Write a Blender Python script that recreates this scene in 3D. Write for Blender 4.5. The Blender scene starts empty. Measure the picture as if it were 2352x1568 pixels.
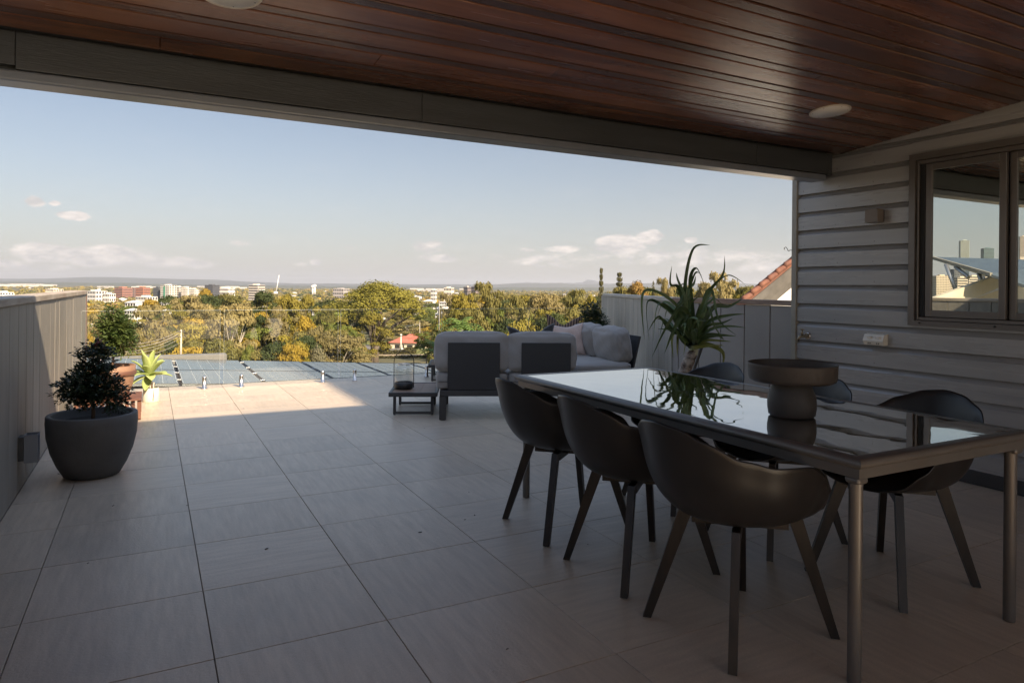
import bpy, bmesh, math, random
import numpy as np
from mathutils import Vector, Matrix
R = math.radians
rnd = random.Random(7)
nrg = np.random.default_rng(11)
C = bpy.context.scene.collection
S = bpy.context.scene

# ------------------------------------------------------------------ camera
F = 1568.0; ROLL = 0.01; H = 1.28; VH = 660.3; YAW = R(27.9)
fw = np.array([math.sin(YAW), math.cos(YAW), 0.0]); rt = np.array([math.cos(YAW), -math.sin(YAW), 0.0]); up = np.array([0, 0, 1.0])
RR = rt * math.cos(ROLL) + up * math.sin(ROLL); UU = up * math.cos(ROLL) - rt * math.sin(ROLL)
OO = np.array([0, 0, H])
cam = bpy.data.cameras.new('camera'); camo = bpy.data.objects.new('camera', cam); C.objects.link(camo)
camo.matrix_world = Matrix(((RR[0], UU[0], -fw[0], 0), (RR[1], UU[1], -fw[1], 0), (RR[2], UU[2], -fw[2], H), (0, 0, 0, 1)))
cam.sensor_width = 36; cam.lens = 36 * F / 2352; cam.shift_y = -(784 - VH) / 2352
cam.clip_start = 0.05; cam.clip_end = 90000
S.camera = camo

def ray(u, v): return fw * F + RR * (u - 1176) - UU * (v - VH)
def at(u, v, d): return OO + ray(u, v) / F * d          # a point seen at (u,v), d metres ahead
def onY(u, v, Y): d = ray(u, v); return OO + d * (Y / d[1])
def onX(u, v, X): d = ray(u, v); return OO + d * (X / d[0])

# ------------------------------------------------------------------ light
SUN_EL = R(35); sd = np.array([0.27, -0.963]); sd = sd / np.linalg.norm(sd)
sun_vec = Vector((sd[0] * math.cos(SUN_EL), sd[1] * math.cos(SUN_EL), math.sin(SUN_EL)))
sl = bpy.data.lights.new('sun', 'SUN'); sl.energy = 2.0; sl.angle = R(1.0); sl.color = (1.0, 0.82, 0.60)
so = bpy.data.objects.new('sun', sl); C.objects.link(so); so.rotation_euler = sun_vec.to_track_quat('Z', 'Y').to_euler(); so.location = (0, 0, 30)
W = bpy.data.worlds.new('World'); S.world = W; W.use_nodes = True
S.view_settings.view_transform = 'Standard'; S.view_settings.look = 'None'; S.view_settings.gamma = 1; S.view_settings.use_curve_mapping = False
S.view_settings.exposure = 2.48
SKY_STR = 0.062

def world():
    nt = W.node_tree; N = nt.nodes; L = nt.links; N.clear()
    out = N.new('ShaderNodeOutputWorld'); bg = N.new('ShaderNodeBackground'); bg.inputs[1].default_value = SKY_STR
    sky = N.new('ShaderNodeTexSky'); sky.sky_type = 'NISHITA'; sky.sun_disc = False
    sky.sun_elevation = SUN_EL; sky.sun_rotation = math.atan2(sd[0], sd[1]); sky.air_density = 1.0; sky.dust_density = 0.5; sky.ozone_density = 1.5; sky.altitude = 50
    tc = N.new('ShaderNodeTexCoord'); sep = N.new('ShaderNodeSeparateXYZ'); L.new(tc.outputs['Generated'], sep.inputs[0])
    def M(op, a, b=None, c=None):
        n = N.new('ShaderNodeMath'); n.operation = op
        for i, x in enumerate((a, b, c)):
            if x is None: continue
            if isinstance(x, (int, float)): n.inputs[i].default_value = x
            else: L.new(x, n.inputs[i])
        return n.outputs[0]
    az = M('ARCTAN2', sep.outputs[0], sep.outputs[1]); el = M('ARCSINE', sep.outputs[2])
    cb = N.new('ShaderNodeCombineXYZ'); L.new(az, cb.inputs[0]); L.new(M('MULTIPLY', el, 2.2), cb.inputs[1])
    def noise(scale, det, rough=0.6, off=0):
        n = N.new('ShaderNodeTexNoise'); n.inputs['Scale'].default_value = scale; n.inputs['Detail'].default_value = det; n.inputs['Roughness'].default_value = rough
        m = N.new('ShaderNodeVectorMath'); m.operation = 'ADD'; m.inputs[1].default_value = (off, off * .7, 0); L.new(cb.outputs[0], m.inputs[0]); L.new(m.outputs[0], n.inputs['Vector']); return n.outputs[0]
    n1 = noise(34, 6, .62); n2 = noise(11, 5, .6, 3.1); n3 = noise(34, 6, .62, .012)
    # horizon haze veil and a gentler blue
    hz = M('POWER', M('SUBTRACT', 1.0, M('MINIMUM', M('MAXIMUM', M('MULTIPLY', el, 2.35), 0.0), 1.0)), 2.6)
    gain = M('ADD', .31, M('MULTIPLY', M('MINIMUM', M('MAXIMUM', M('SUBTRACT', M('MULTIPLY', el, 1.8), .60), 0.0), 1.0), .69))
    hsv = N.new('ShaderNodeHueSaturation'); hsv.inputs['Saturation'].default_value = .80; L.new(sky.outputs[0], hsv.inputs['Color']); L.new(gain, hsv.inputs['Value'])
    mixh = N.new('ShaderNodeMix'); mixh.data_type = 'RGBA'
    L.new(M('MULTIPLY', hz, 0.88), mixh.inputs[0]); L.new(hsv.outputs[0], mixh.inputs[6]); mixh.inputs[7].default_value = (1.75, 1.63, 1.56, 1)
    # clouds: (u, v, half width, half height, strength)
    clouds = [(80, 463, 25, 13, 1), (125, 467, 14, 7, .8), (168, 496, 38, 12, .95), (110, 582, 90, 24, .9), (250, 588, 120, 26, .85), (400, 603, 95, 15, .75),
              (470, 606, 25, 10, .8), (60, 610, 110, 18, .5), (985, 566, 34, 18, .75), (1010, 593, 50, 10, .8), (1425, 562, 60, 22, 1.1), (1492, 545, 32, 18, .95), (1585, 551, 16, 7, .85),
              (1290, 573, 40, 9, .75), (1215, 576, 22, 8, .6), (725, 601, 14, 9, .7), (555, 558, 28, 7, .5), (690, 608, 18, 6, .5), (806, 566, 30, 9, .35),
              (1600, 590, 300, 26, .5), (1250, 598, 160, 20, .45), (1750, 610, 120, 22, .5)]
    tot = None
    for (u, v, a, b, s) in clouds:
        d = ray(u, v); d = d / np.linalg.norm(d); a0 = math.atan2(d[0], d[1]); e0 = math.asin(d[2])
        d2 = ray(u + a, v); d2 /= np.linalg.norm(d2); da = abs(math.atan2(d2[0], d2[1]) - a0); d3 = ray(u, v + b); d3 /= np.linalg.norm(d3); de = abs(math.asin(d3[2]) - e0)
        x = M('MULTIPLY', M('SUBTRACT', az, a0), 1 / da); y = M('MULTIPLY', M('SUBTRACT', el, e0), 1 / de)
        r2 = M('ADD', M('MULTIPLY', x, x), M('MULTIPLY', y, y))
        m = M('MULTIPLY', M('MAXIMUM', M('SUBTRACT', 1.25, M('MULTIPLY', r2, .8)), 0.0), s)
        tot = m if tot is None else M('MAXIMUM', tot, m)
    dens = M('MULTIPLY', M('SUBTRACT', M('ADD', M('MULTIPLY', tot, .72), M('MULTIPLY', n1, 1.7)), 1.08), 3.4)
    dens = M('MINIMUM', M('MAXIMUM', M('MULTIPLY', dens, M('MINIMUM', M('MULTIPLY', tot, 2.5), 1.0)), 0.0), 1.0)
    wisp = M('MULTIPLY', M('MINIMUM', M('MAXIMUM', M('SUBTRACT', n2, .5), 0.0), .3), .6)
    fac = M('MINIMUM', M('ADD', M('MULTIPLY', dens, .9), M('MULTIPLY', wisp, hz)), 1.0)
    cr = N.new('ShaderNodeMix'); cr.data_type = 'RGBA'; L.new(M('MINIMUM', M('MAXIMUM', M('MULTIPLY', M('SUBTRACT', n3, .40), 3.5), 0.0), 1.0), cr.inputs[0])
    cr.inputs[6].default_value = (1.95, 1.86, 1.83, 1); cr.inputs[7].default_value = (3.35, 3.0, 2.75, 1)
    mc = N.new('ShaderNodeMix'); mc.data_type = 'RGBA'; L.new(fac, mc.inputs[0]); L.new(mixh.outputs[2], mc.inputs[6]); L.new(cr.outputs[2], mc.inputs[7])
    L.new(mc.outputs[2], bg.inputs[0]); L.new(bg.outputs[0], out.inputs[0])
world()

# ------------------------------------------------------------------ helpers
def tag(o, label=None, cat=None, group=None, kind=None):
    if label: o['label'] = label
    if cat: o['category'] = cat
    if group: o['group'] = group
    if kind: o['kind'] = kind
    return o
def empty(name, label, cat, loc=(0, 0, 0), rz=0, group=None):
    o = bpy.data.objects.new(name, None); C.objects.link(o); o.location = loc; o.rotation_euler = (0, 0, rz); o.empty_display_size = .1
    return tag(o, label, cat, group)
def children(o): return [c for c in bpy.data.objects if c.parent == o]
KIDS = {}
def link(name, me, mat=None, parent=None, loc=None, rot=None, scale=None):
    o = bpy.data.objects.new(name, me); C.objects.link(o)
    if mat is not None and not me.materials: me.materials.append(mat)
    if parent is not None: o.parent = parent; KIDS.setdefault(parent.name, []).append(o)
    if loc is not None: o.location = loc
    if rot is not None: o.rotation_euler = rot
    if scale is not None: o.scale = scale
    return o
def copy_tree(o, loc=None, rz=None, label=None, parent=None):
    c = o.copy(); C.objects.link(c)
    if parent is not None: c.parent = parent; KIDS.setdefault(parent.name, []).append(c)
    if loc is not None: c.location = loc
    if rz is not None: c.rotation_euler = (0, 0, rz)
    if label: c['label'] = label
    for k in KIDS.get(o.name, []): copy_tree(k, parent=c)
    return c
class MB:
    def __init__(s): s.bm = bmesh.new()
    def box(s, x0, x1, y0, y1, z0, z1, bev=0, seg=2, M=None, mi=0):
        r = bmesh.ops.create_cube(s.bm, size=1.0); vs = r['verts']
        bmesh.ops.transform(s.bm, matrix=Matrix.Translation(((x0 + x1) / 2, (y0 + y1) / 2, (z0 + z1) / 2)) @ Matrix.Diagonal((x1 - x0, y1 - y0, z1 - z0, 1)), verts=vs)
        fs = set(f for v in vs for f in v.link_faces)
        for f in fs: f.material_index = mi
        if bev:
            es = list(set(e for v in vs for e in v.link_edges)); rr = bmesh.ops.bevel(s.bm, geom=es, offset=bev, segments=seg, affect='EDGES', profile=.5)
            vs = list(set(v for f in rr['faces'] for v in f.verts) | set(v for v in vs if v.is_valid))
            for f in rr['faces']: f.material_index = mi
        if M is not None: bmesh.ops.transform(s.bm, matrix=M, verts=vs)
        return s
    def tube(s, pts, rads, n=8, cap=True, mi=0, flat=None):
        pts = [Vector(p) for p in pts]
        if isinstance(rads, (int, float)): rads = [rads] * len(pts)
        rings = []; prev = None
        for i, p in enumerate(pts):
            t = (pts[min(i + 1, len(pts) - 1)] - pts[max(i - 1, 0)]).normalized()
            if prev is None: a = t.orthogonal().normalized()
            else: a = (prev - t * prev.dot(t)).normalized()
            prev = a; b = t.cross(a)
            rings.append([s.bm.verts.new(p + (a * math.cos(2 * math.pi * k / n) + b * math.sin(2 * math.pi * k / n)) * rads[i]) for k in range(n)])
        for i in range(len(rings) - 1):
            for k in range(n):
                f = s.bm.faces.new((rings[i][k], rings[i][(k + 1) % n], rings[i + 1][(k + 1) % n], rings[i + 1][k])); f.material_index = mi; f.smooth = n > 4
        if cap:
            for rg in (rings[0][::-1], rings[-1]): f = s.bm.faces.new(rg); f.material_index = mi
        return s
    def lathe(s, prof, n=48, c=(0, 0), mi=0, sx=1, sy=1):
        rings = []
        for (r, z) in prof:
            if r < 1e-5: rings.append([s.bm.verts.new((c[0], c[1], z))])
            else: rings.append([s.bm.verts.new((c[0] + sx * r * math.cos(2 * math.pi * k / n), c[1] + sy * r * math.sin(2 * math.pi * k / n), z)) for k in range(n)])
        for i in range(len(rings) - 1):
            a, b = rings[i], rings[i + 1]
            for k in range(n):
                k2 = (k + 1) % n
                if len(a) == 1 and len(b) == 1: continue
                if len(a) == 1: vs = (a[0], b[k2], b[k])
                elif len(b) == 1: vs = (a[k], a[k2], b[0])
                else: vs = (a[k], a[k2], b[k2], b[k])
                f = s.bm.faces.new(vs); f.smooth = True; f.material_index = mi
        return s
    def prism(s, poly, vec, mi=0):
        a = [s.bm.verts.new(p) for p in poly]; b = [s.bm.verts.new(Vector(p) + Vector(vec)) for p in poly]; n = len(a)
        fs = [s.bm.faces.new(a[::-1]), s.bm.faces.new(b)] + [s.bm.faces.new((a[i], a[(i + 1) % n], b[(i + 1) % n], b[i])) for i in range(n)]
        for f in fs: f.material_index = mi
        return s
    def mesh(s, name, smooth=False):
        me = bpy.data.meshes.new(name); bmesh.ops.recalc_face_normals(s.bm, faces=s.bm.faces)
        if smooth:
            for f in s.bm.faces: f.smooth = True
        s.bm.to_mesh(me); s.bm.free(); return me
    def build(s, name, mat, parent=None, smooth=False, **k):
        me = s.mesh(name, smooth)
        for m in (mat if isinstance(mat, (list, tuple)) else [mat]): me.materials.append(m)
        return link(name, me, None, parent, **k)
def autosmooth(o, ang=40):
    m = o.modifiers.new('es', 'EDGE_SPLIT'); m.split_angle = R(ang)
    for p in o.data.polygons: p.use_smooth = True
    return o

def pm(name, col, rough=.6, metal=0, col2=None, vs=4, det=5, stretch=(1, 1, 1), bump=0, bs=60, bstretch=(1, 1, 1), spec=.5, rnd_=0, world_=False, blot=None, rvar=0, spk=0, emit=None, coat=0, ior=None, sheen=0, contrast=1.6, bdist=.01):
    m = bpy.data.materials.new(name); m.use_nodes = True; nt = m.node_tree; N = nt.nodes; L = nt.links
    b = N['Principled BSDF']; b.inputs['Roughness'].default_value = rough; b.inputs['Metallic'].default_value = metal; b.inputs['Specular IOR Level'].default_value = spec
    if ior: b.inputs['IOR'].default_value = ior
    if coat: b.inputs['Coat Weight'].default_value = coat; b.inputs['Coat Roughness'].default_value = .15
    if sheen: b.inputs['Sheen Weight'].default_value = sheen
    c4 = lambda c: (c[0], c[1], c[2], 1)
    if col2 is None: col2 = tuple(min(1, x * 1.18) for x in col)
    tc = N.new('ShaderNodeTexCoord'); geo = N.new('ShaderNodeNewGeometry')
    src = geo.outputs['Position'] if world_ else tc.outputs['Object']
    oi = N.new('ShaderNodeObjectInfo')
    if not world_:                                         # shift the pattern per object so that copies differ
        ad = N.new('ShaderNodeVectorMath'); ad.operation = 'MULTIPLY_ADD'; cb = N.new('ShaderNodeCombineXYZ')
        for i in range(3): L.new(oi.outputs['Random'], cb.inputs[i])
        L.new(cb.outputs[0], ad.inputs[0]); ad.inputs[1].default_value = (37, 53, 71); L.new(src, ad.inputs[2]); src = ad.outputs[0]
    def nz(scale, det, st, rough_=.55):
        mp = N.new('ShaderNodeMapping'); mp.inputs['Scale'].default_value = st; L.new(src, mp.inputs[0])
        n = N.new('ShaderNodeTexNoise'); n.inputs['Scale'].default_value = scale; n.inputs['Detail'].default_value = det; n.inputs['Roughness'].default_value = rough_; L.new(mp.outputs[0], n.inputs['Vector']); return n
    def mth(op, a, b_):
        n = N.new('ShaderNodeMath'); n.operation = op; n.use_clamp = False
        for i, x in enumerate((a, b_)):
            if isinstance(x, (int, float)): n.inputs[i].default_value = x
            else: L.new(x, n.inputs[i])
        return n.outputs[0]
    def mix(f, a, b_, mode='MIX'):
        n = N.new('ShaderNodeMix'); n.data_type = 'RGBA'; n.blend_type = mode; n.clamp_factor = True
        if isinstance(f, (int, float)): n.inputs[0].default_value = f
        else: L.new(f, n.inputs[0])
        for i, x in ((6, a), (7, b_)):
            if isinstance(x, tuple): n.inputs[i].default_value = x
            else: L.new(x, n.inputs[i])
        return n.outputs[2]
    n = nz(vs, det, stretch); f = mth('ADD', mth('MULTIPLY', mth('SUBTRACT', n.outputs[0], .5), contrast * 2), .5)
    c = mix(f, c4(col), c4(col2))
    if blot:                                               # (colour, scale, threshold, amount)
        q = nz(blot[1], 3, (1, 1, 1)); ff = mth('MULTIPLY', mth('MAXIMUM', mth('SUBTRACT', q.outputs[0], blot[2]), 0.0), blot[3]); c = mix(ff, c, c4(blot[0]))
    if spk:
        q = nz(420, 2, (1, 1, 1), .7); ff = mth('MULTIPLY', mth('MAXIMUM', mth('SUBTRACT', q.outputs[0], .56), 0.0), spk * 6); c = mix(ff, c, c4(tuple(x * .35 for x in col)))
        q = nz(300, 2, (1, 1, 1), .7); ff = mth('MULTIPLY', mth('MAXIMUM', mth('SUBTRACT', q.outputs[0], .6), 0.0), spk * 5); c = mix(ff, c, c4(tuple(min(1, x * 1.7) for x in col)))
    if rnd_:
        v = mth('ADD', mth('MULTIPLY', oi.outputs['Random'], rnd_ * 2), 1 - rnd_)
        hs = N.new('ShaderNodeHueSaturation'); L.new(c, hs.inputs['Color']); L.new(v, hs.inputs['Value']); c = hs.outputs[0]
    L.new(c, b.inputs['Base Color'])
    if rvar:
        q = nz(vs * .7, 4, stretch); L.new(mth('ADD', mth('MULTIPLY', mth('SUBTRACT', q.outputs[0], .5), rvar * 2), rough), b.inputs['Roughness'])
    if bump:
        q = nz(bs, 4, bstretch, .6); bp = N.new('ShaderNodeBump'); bp.inputs['Strength'].default_value = bump; bp.inputs['Distance'].default_value = bdist; L.new(q.outputs[0], bp.inputs['Height']); L.new(bp.outputs[0], b.inputs['Normal'])
    if emit: b.inputs['Emission Color'].default_value = c4(emit[0]); b.inputs['Emission Strength'].default_value = emit[1]
    return m

# ------------------------------------------------------------------ materials
M = {}
M['tile'] = pm('tile', (.595, .48, .36), .36, col2=(.465, .37, .275), vs=4.5, stretch=(9, 1.0, 1), bump=.20, bs=90, rnd_=.05, spk=.6, rvar=.10, blot=((.33, .285, .23), 1.3, .50, 1.9), contrast=1.2)
M['tile_cross'] = pm('tile_cross', (.595, .48, .36), .36, col2=(.475, .38, .285), vs=4.5, stretch=(1.0, 8, 1), bump=.20, bs=90, rnd_=.05, spk=.6, rvar=.10, blot=((.30, .275, .25), 1.1, .52, 1.8), contrast=1.2)
M['grout'] = pm('grout', (.20, .175, .15), .9, col2=(.40, .35, .30), vs=1.3, world_=True, contrast=2.5)
M['wood'] = pm('ceiling_wood', (.085, .030, .016), .26, col2=(.20, .080, .040), vs=1.1, stretch=(.9, 9, 9), world_=True, bump=.10, bs=14, bstretch=(1, 22, 22), rnd_=.30, rvar=.12, contrast=1.5, blot=((.30, .13, .045), 1.4, .56, 2.2), spec=.55)
M['wood_narrow'] = pm('ceiling_wood_narrow', (.062, .028, .018), .26, col2=(.12, .055, .034), vs=1.1, stretch=(.9, 9, 9), world_=True, bump=.10, bs=14, bstretch=(1, 22, 22), rnd_=.30, rvar=.12, contrast=1.4, spec=.55)
M['cap'] = pm('weathered_timber', (.33, .27, .205), .75, col2=(.46, .40, .33), vs=3, stretch=(8, 1.0, 8), world_=True, bump=.35, bs=18, bstretch=(12, 1, 12), blot=((.30, .15, .09), 1.2, .55, 3.0))
M['cap_brown'] = pm('brown_timber', (.23, .13, .085), .7, col2=(.36, .25, .18), vs=3, stretch=(8, 1.0, 8), world_=True, bump=.3, bs=18, bstretch=(12, 1, 12), blot=((.40, .33, .26), 1.1, .5, 3.0))
M['fence'] = pm('fence_paint', (.235, .213, .18), .60, col2=(.285, .258, .218), vs=1.6, stretch=(6, 6, 1), bump=.18, bs=26, bstretch=(7, 7, 1), rnd_=.05)
M['panel'] = pm('fence_panel_paint', (.30, .27, .24), .6, col2=(.34, .305, .27), vs=2, bump=.2, bs=140, rnd_=.03)
M['board'] = pm('weatherboard_paint', (.29, .28, .268), .28, col2=(.335, .322, .308), vs=1.4, stretch=(2, 1, 14), world_=True, bump=.10, bs=22, bstretch=(1, 1, 14), rnd_=.03, rvar=.08, spec=1.0)
M['trim'] = pm('corner_trim_paint', (.30, .265, .21), .5, col2=(.36, .33, .27), vs=8, bump=.25, bs=40, bstretch=(1, 1, .2))
M['winframe'] = pm('bronze_aluminium', (.125, .108, .095), .34, metal=.35, col2=(.15, .13, .115), vs=3)
M['dark'] = pm('dark_gap', (.012, .011, .010), .7)
M['beam'] = pm('charcoal_beam', (.044, .046, .048), .48, col2=(.060, .063, .065), vs=1.3, stretch=(1, 1, 9), world_=True, bump=.22, bs=14, bstretch=(1, 1, 12), rvar=.1)
M['flash'] = pm('flashing_metal', (.17, .185, .21), .34, col2=(.20, .215, .24), vs=3, stretch=(1, 1, 1))
M['sofa'] = pm('sofa_fabric', (.245, .223, .203), .92, col2=(.30, .275, .25), vs=300, det=2, bump=.35, bs=420, sheen=.25, bdist=.002, contrast=1.2)
M['powder'] = pm('charcoal_powdercoat', (.038, .037, .037), .42, col2=(.046, .045, .045), vs=10, bump=.08, bs=400, bdist=.002)
M['mesh'] = pm('sling_fabric', (.030, .028, .028), .7, col2=(.040, .038, .037), vs=500, det=1, bump=.2, bs=600, bdist=.001)
M['plastic'] = pm('chair_plastic', (.0165, .015, .0145), .38, col2=(.024, .0215, .0205), vs=3, bump=.12, bs=700, bdist=.0012, rvar=.05, spec=.5)
M['legwood'] = pm('chair_leg_stain', (.010, .008, .007), .38, col2=(.028, .019, .014), vs=3, stretch=(9, 9, 1), bump=.08, bs=60, bstretch=(6, 6, 1))
M['tframe'] = pm('table_frame', (.15, .138, .125), .40, metal=.4, col2=(.19, .174, .158), vs=3, bump=.10, bs=300, bdist=.002, rvar=.06, blot=((.16, .12, .09), 5, .58, 2))
M['vase'] = pm('stoneware', (.048, .039, .032), .58, col2=(.066, .054, .044), vs=9, bump=.25, bs=160, bdist=.003, spk=.5, blot=((.17, .11, .07), 9, .66, 4))
M['pot'] = pm('charcoal_concrete', (.070, .067, .065), .60, col2=(.110, .105, .102), vs=4, bump=.5, bs=170, bdist=.004, spk=.5, blot=((.11, .105, .10), 5, .60, 2.2))
M['soil'] = pm('soil', (.012, .009, .007), .95, col2=(.03, .022, .016), vs=30, bump=1, bs=60)
M['bark'] = pm('plant_stem', (.10, .06, .04), .8, col2=(.17, .11, .07), vs=20, stretch=(1, 1, .3), bump=.5, bs=60)
M['pandbark'] = pm('pandanus_bark', (.11, .075, .055), .85, col2=(.48, .40, .33), vs=22, det=6, bump=1, bs=42, bdist=.02, contrast=2.2, blot=((.30, .13, .06), 8, .55, 3))
M['terracotta'] = pm('terracotta', (.22, .12, .075), .7, col2=(.32, .18, .11), vs=7, bump=.2, bs=60)
M['brownband'] = pm('brown_glaze', (.12, .055, .035), .45, vs=7)
M['redtimber'] = pm('red_timber', (.13, .05, .03), .6, col2=(.19, .08, .045), vs=8, stretch=(1, 1, .3))
M['cream'] = pm('cream_enamel', (.60, .54, .45), .42, col2=(.66, .60, .51), vs=8, bump=.08, bs=40)
M['white'] = pm('white_plastic', (.82, .78, .71), .5, col2=(.86, .82, .76), vs=4, bump=.1, bs=200, bdist=.002)
M['offwhite'] = pm('outlet_plastic', (.80, .73, .60), .4, col2=(.84, .77, .66), vs=8)
M['chrome'] = pm('brushed_steel', (.62, .56, .50), .22, metal=1, col2=(.72, .66, .60), vs=20)
M['brass'] = pm('aged_brass', (.30, .24, .16), .42, metal=.9, col2=(.42, .35, .25), vs=30)
M['teak'] = pm('table_slats', (.17, .105, .068), .55, col2=(.24, .155, .10), vs=4, stretch=(1, 10, 1), bump=.2, bs=30, bstretch=(1, 10, 1), rnd_=.06)
M['blackpillow'] = pm('black_velvet', (.010, .009, .009), .85, col2=(.018, .016, .016), vs=20, sheen=.3)
M['pink'] = pm('blush_knit', (.50, .37, .31), .9, col2=(.60, .45, .38), vs=120, det=2, bump=.8, bs=170, bdist=.004, sheen=.2)
M['solarback'] = pm('solar_backsheet', (.62, .66, .68), .5)
M['alu'] = pm('aluminium', (.50, .50, .50), .4, metal=.8)
M['rooftile'] = pm('terracotta_roof_tile', (.12, .045, .028), .8, col2=(.20, .08, .045), vs=6, bump=.5, bs=30, blot=((.10, .06, .05), 4, .55, 4))
M['gboard'] = pm('gable_board', (.07, .064, .055), .7, col2=(.11, .10, .088), vs=3, bump=.3, bs=20)
M['whitewall'] = pm('white_painted_wall', (.72, .70, .66), .8, col2=(.80, .77, .73), vs=3)
M['creamwall'] = pm('cream_render_wall', (.70, .60, .44), .8, col2=(.76, .66, .50), vs=3)
M['conc'] = pm('concrete', (.30, .28, .26), .85, col2=(.36, .34, .31), vs=4)

def stripe_mat():
    m = bpy.data.materials.new('striped_fabric'); m.use_nodes = True; N = m.node_tree.nodes; L = m.node_tree.links; b = N['Principled BSDF']; b.inputs['Roughness'].default_value = .9
    tc = N.new('ShaderNodeTexCoord'); w = N.new('ShaderNodeTexWave'); w.inputs['Scale'].default_value = 9; w.inputs['Distortion'].default_value = .6; w.bands_direction = 'X'; L.new(tc.outputs['Object'], w.inputs[0])
    r = N.new('ShaderNodeValToRGB'); r.color_ramp.elements[0].position = .35; r.color_ramp.elements[0].color = (.028, .018, .014, 1); r.color_ramp.elements[1].position = .7; r.color_ramp.elements[1].color = (.24, .15, .10, 1)
    L.new(w.outputs[0], r.inputs[0]); L.new(r.outputs[0], b.inputs[0]); return m
M['stripe'] = stripe_mat()
def pane_mat(name, tint=(1, 1, 1), refl=(1, 1, 1), ior=1.45, rough=0.0, minr=0.0, bump=0, bscale=3):
    m = bpy.data.materials.new(name); m.use_nodes = True; N = m.node_tree.nodes; L = m.node_tree.links; N.remove(N['Principled BSDF'])
    out = N['Material Output']; t = N.new('ShaderNodeBsdfTransparent'); t.inputs[0].default_value = (*tint, 1); g = N.new('ShaderNodeBsdfGlossy'); g.inputs[0].default_value = (*refl, 1); g.inputs['Roughness'].default_value = rough
    fr = N.new('ShaderNodeLayerWeight'); fr.inputs[0].default_value = .5; mx = N.new('ShaderNodeMixShader'); f0 = ((ior - 1) / (ior + 1)) ** 2; pw = N.new('ShaderNodeMath'); pw.operation = 'POWER'; pw.inputs[1].default_value = 5; L.new(fr.outputs['Facing'], pw.inputs[0]); md = N.new('ShaderNodeMath'); md.operation = 'MULTIPLY_ADD'; md.inputs[1].default_value = 1 - f0; md.inputs[2].default_value = f0; L.new(pw.outputs[0], md.inputs[0])
    ma = N.new('ShaderNodeMath'); ma.operation = 'MAXIMUM'; ma.inputs[1].default_value = minr; L.new(md.outputs[0], ma.inputs[0])
    L.new(ma.outputs[0], mx.inputs[0]); L.new(t.outputs[0], mx.inputs[1]); L.new(g.outputs[0], mx.inputs[2]); L.new(mx.outputs[0], out.inputs[0])
    if bump:
        tc = N.new('ShaderNodeTexCoord'); n = N.new('ShaderNodeTexNoise'); n.inputs['Scale'].default_value = bscale; n.inputs['Detail'].default_value = 1; L.new(tc.outputs['Object'], n.inputs[0])
        bp = N.new('ShaderNodeBump'); bp.inputs['Strength'].default_value = bump; bp.inputs['Distance'].default_value = .02; L.new(n.outputs[0], bp.inputs['Height']); L.new(bp.outputs[0], g.inputs['Normal'])
    return m
M['glass'] = pane_mat('balustrade_glass', (.955, .97, .96), ior=1.45)
M['glassedge'] = pm('glass_edge', (.50, .54, .50), .3)
M['jar'] = pane_mat('jar_glass', (.90, .90, .88), ior=1.5, minr=.10)
M['winglass'] = pane_mat('window_glass', (.30, .33, .31), (.86, .90, .84), ior=1.6, minr=.72)
def tableglass():
    m = pm('tinted_table_glass', (.74, .72, .70), .012, metal=1, col2=(.76, .74, .72)); N = m.node_tree.nodes; L = m.node_tree.links; b = N['Principled BSDF']
    sp = N.new('ShaderNodeTexNoise'); sp.inputs['Scale'].default_value = 7; sp.inputs['Detail'].default_value = 6; mr = N.new('ShaderNodeMath'); mr.operation = 'MULTIPLY_ADD'; mr.inputs[1].default_value = .10; mr.inputs[2].default_value = -.03; mr.use_clamp = True; L.new(sp.outputs[0], mr.inputs[0]); L.new(mr.outputs[0], b.inputs['Roughness'])
    tc = N.new('ShaderNodeTexCoord'); n = N.new('ShaderNodeTexNoise'); n.inputs['Scale'].default_value = 3.4; n.inputs['Detail'].default_value = 1.5; L.new(tc.outputs['Object'], n.inputs[0])
    bp = N.new('ShaderNodeBump'); bp.inputs['Strength'].default_value = .075; bp.inputs['Distance'].default_value = .02; L.new(n.outputs[0], bp.inputs['Height']); L.new(bp.outputs[0], b.inputs['Normal']); return m
M['tableglass'] = tableglass()
M['cell'] = pm('solar_cell', (.085, .105, .12), .14, col2=(.11, .135, .15), vs=3, spec=1.0, ior=1.6, bump=.04, bs=5, bstretch=(1, 1, 1), world_=True, bdist=.02)
def leafmat(name, col, col2, rough=.45, trans=.25, rnd_=.12, vs=9, spec=.5):
    m = pm(name, col, rough, col2=col2, vs=vs, det=3, rnd_=rnd_, spec=spec, contrast=1.5); N = m.node_tree.nodes; L = m.node_tree.links; b = N['Principled BSDF']; out = N['Material Output']
    tr = N.new('ShaderNodeBsdfTranslucent'); mx = N.new('ShaderNodeMixShader'); mx.inputs[0].default_value = trans
    for l in list(b.inputs['Base Color'].links): L.new(l.from_socket, tr.inputs[0])
    L.new(b.outputs[0], mx.inputs[1]); L.new(tr.outputs[0], mx.inputs[2]); L.new(mx.outputs[0], out.inputs[0]); return m
M['shrub_dark'] = leafmat('dark_shrub_leaf', (.018, .030, .016), (.035, .055, .025), .38, .12)
M['shrub_new'] = leafmat('reddish_new_leaf', (.10, .03, .025), (.16, .05, .035), .4, .2)
M['shrub_lit'] = leafmat('green_shrub_leaf', (.050, .085, .022), (.11, .14, .035), .4, .25)
M['shrub_right'] = leafmat('bay_leaf', (.022, .042, .016), (.05, .075, .025), .4, .2)
M['agave'] = leafmat('agave_leaf', (.33, .41, .12), (.44, .50, .19), .45, .15, vs=4)
M['pandleaf'] = leafmat('pandanus_leaf', (.085, .14, .05), (.15, .205, .07), .30, .2, vs=6)
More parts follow.
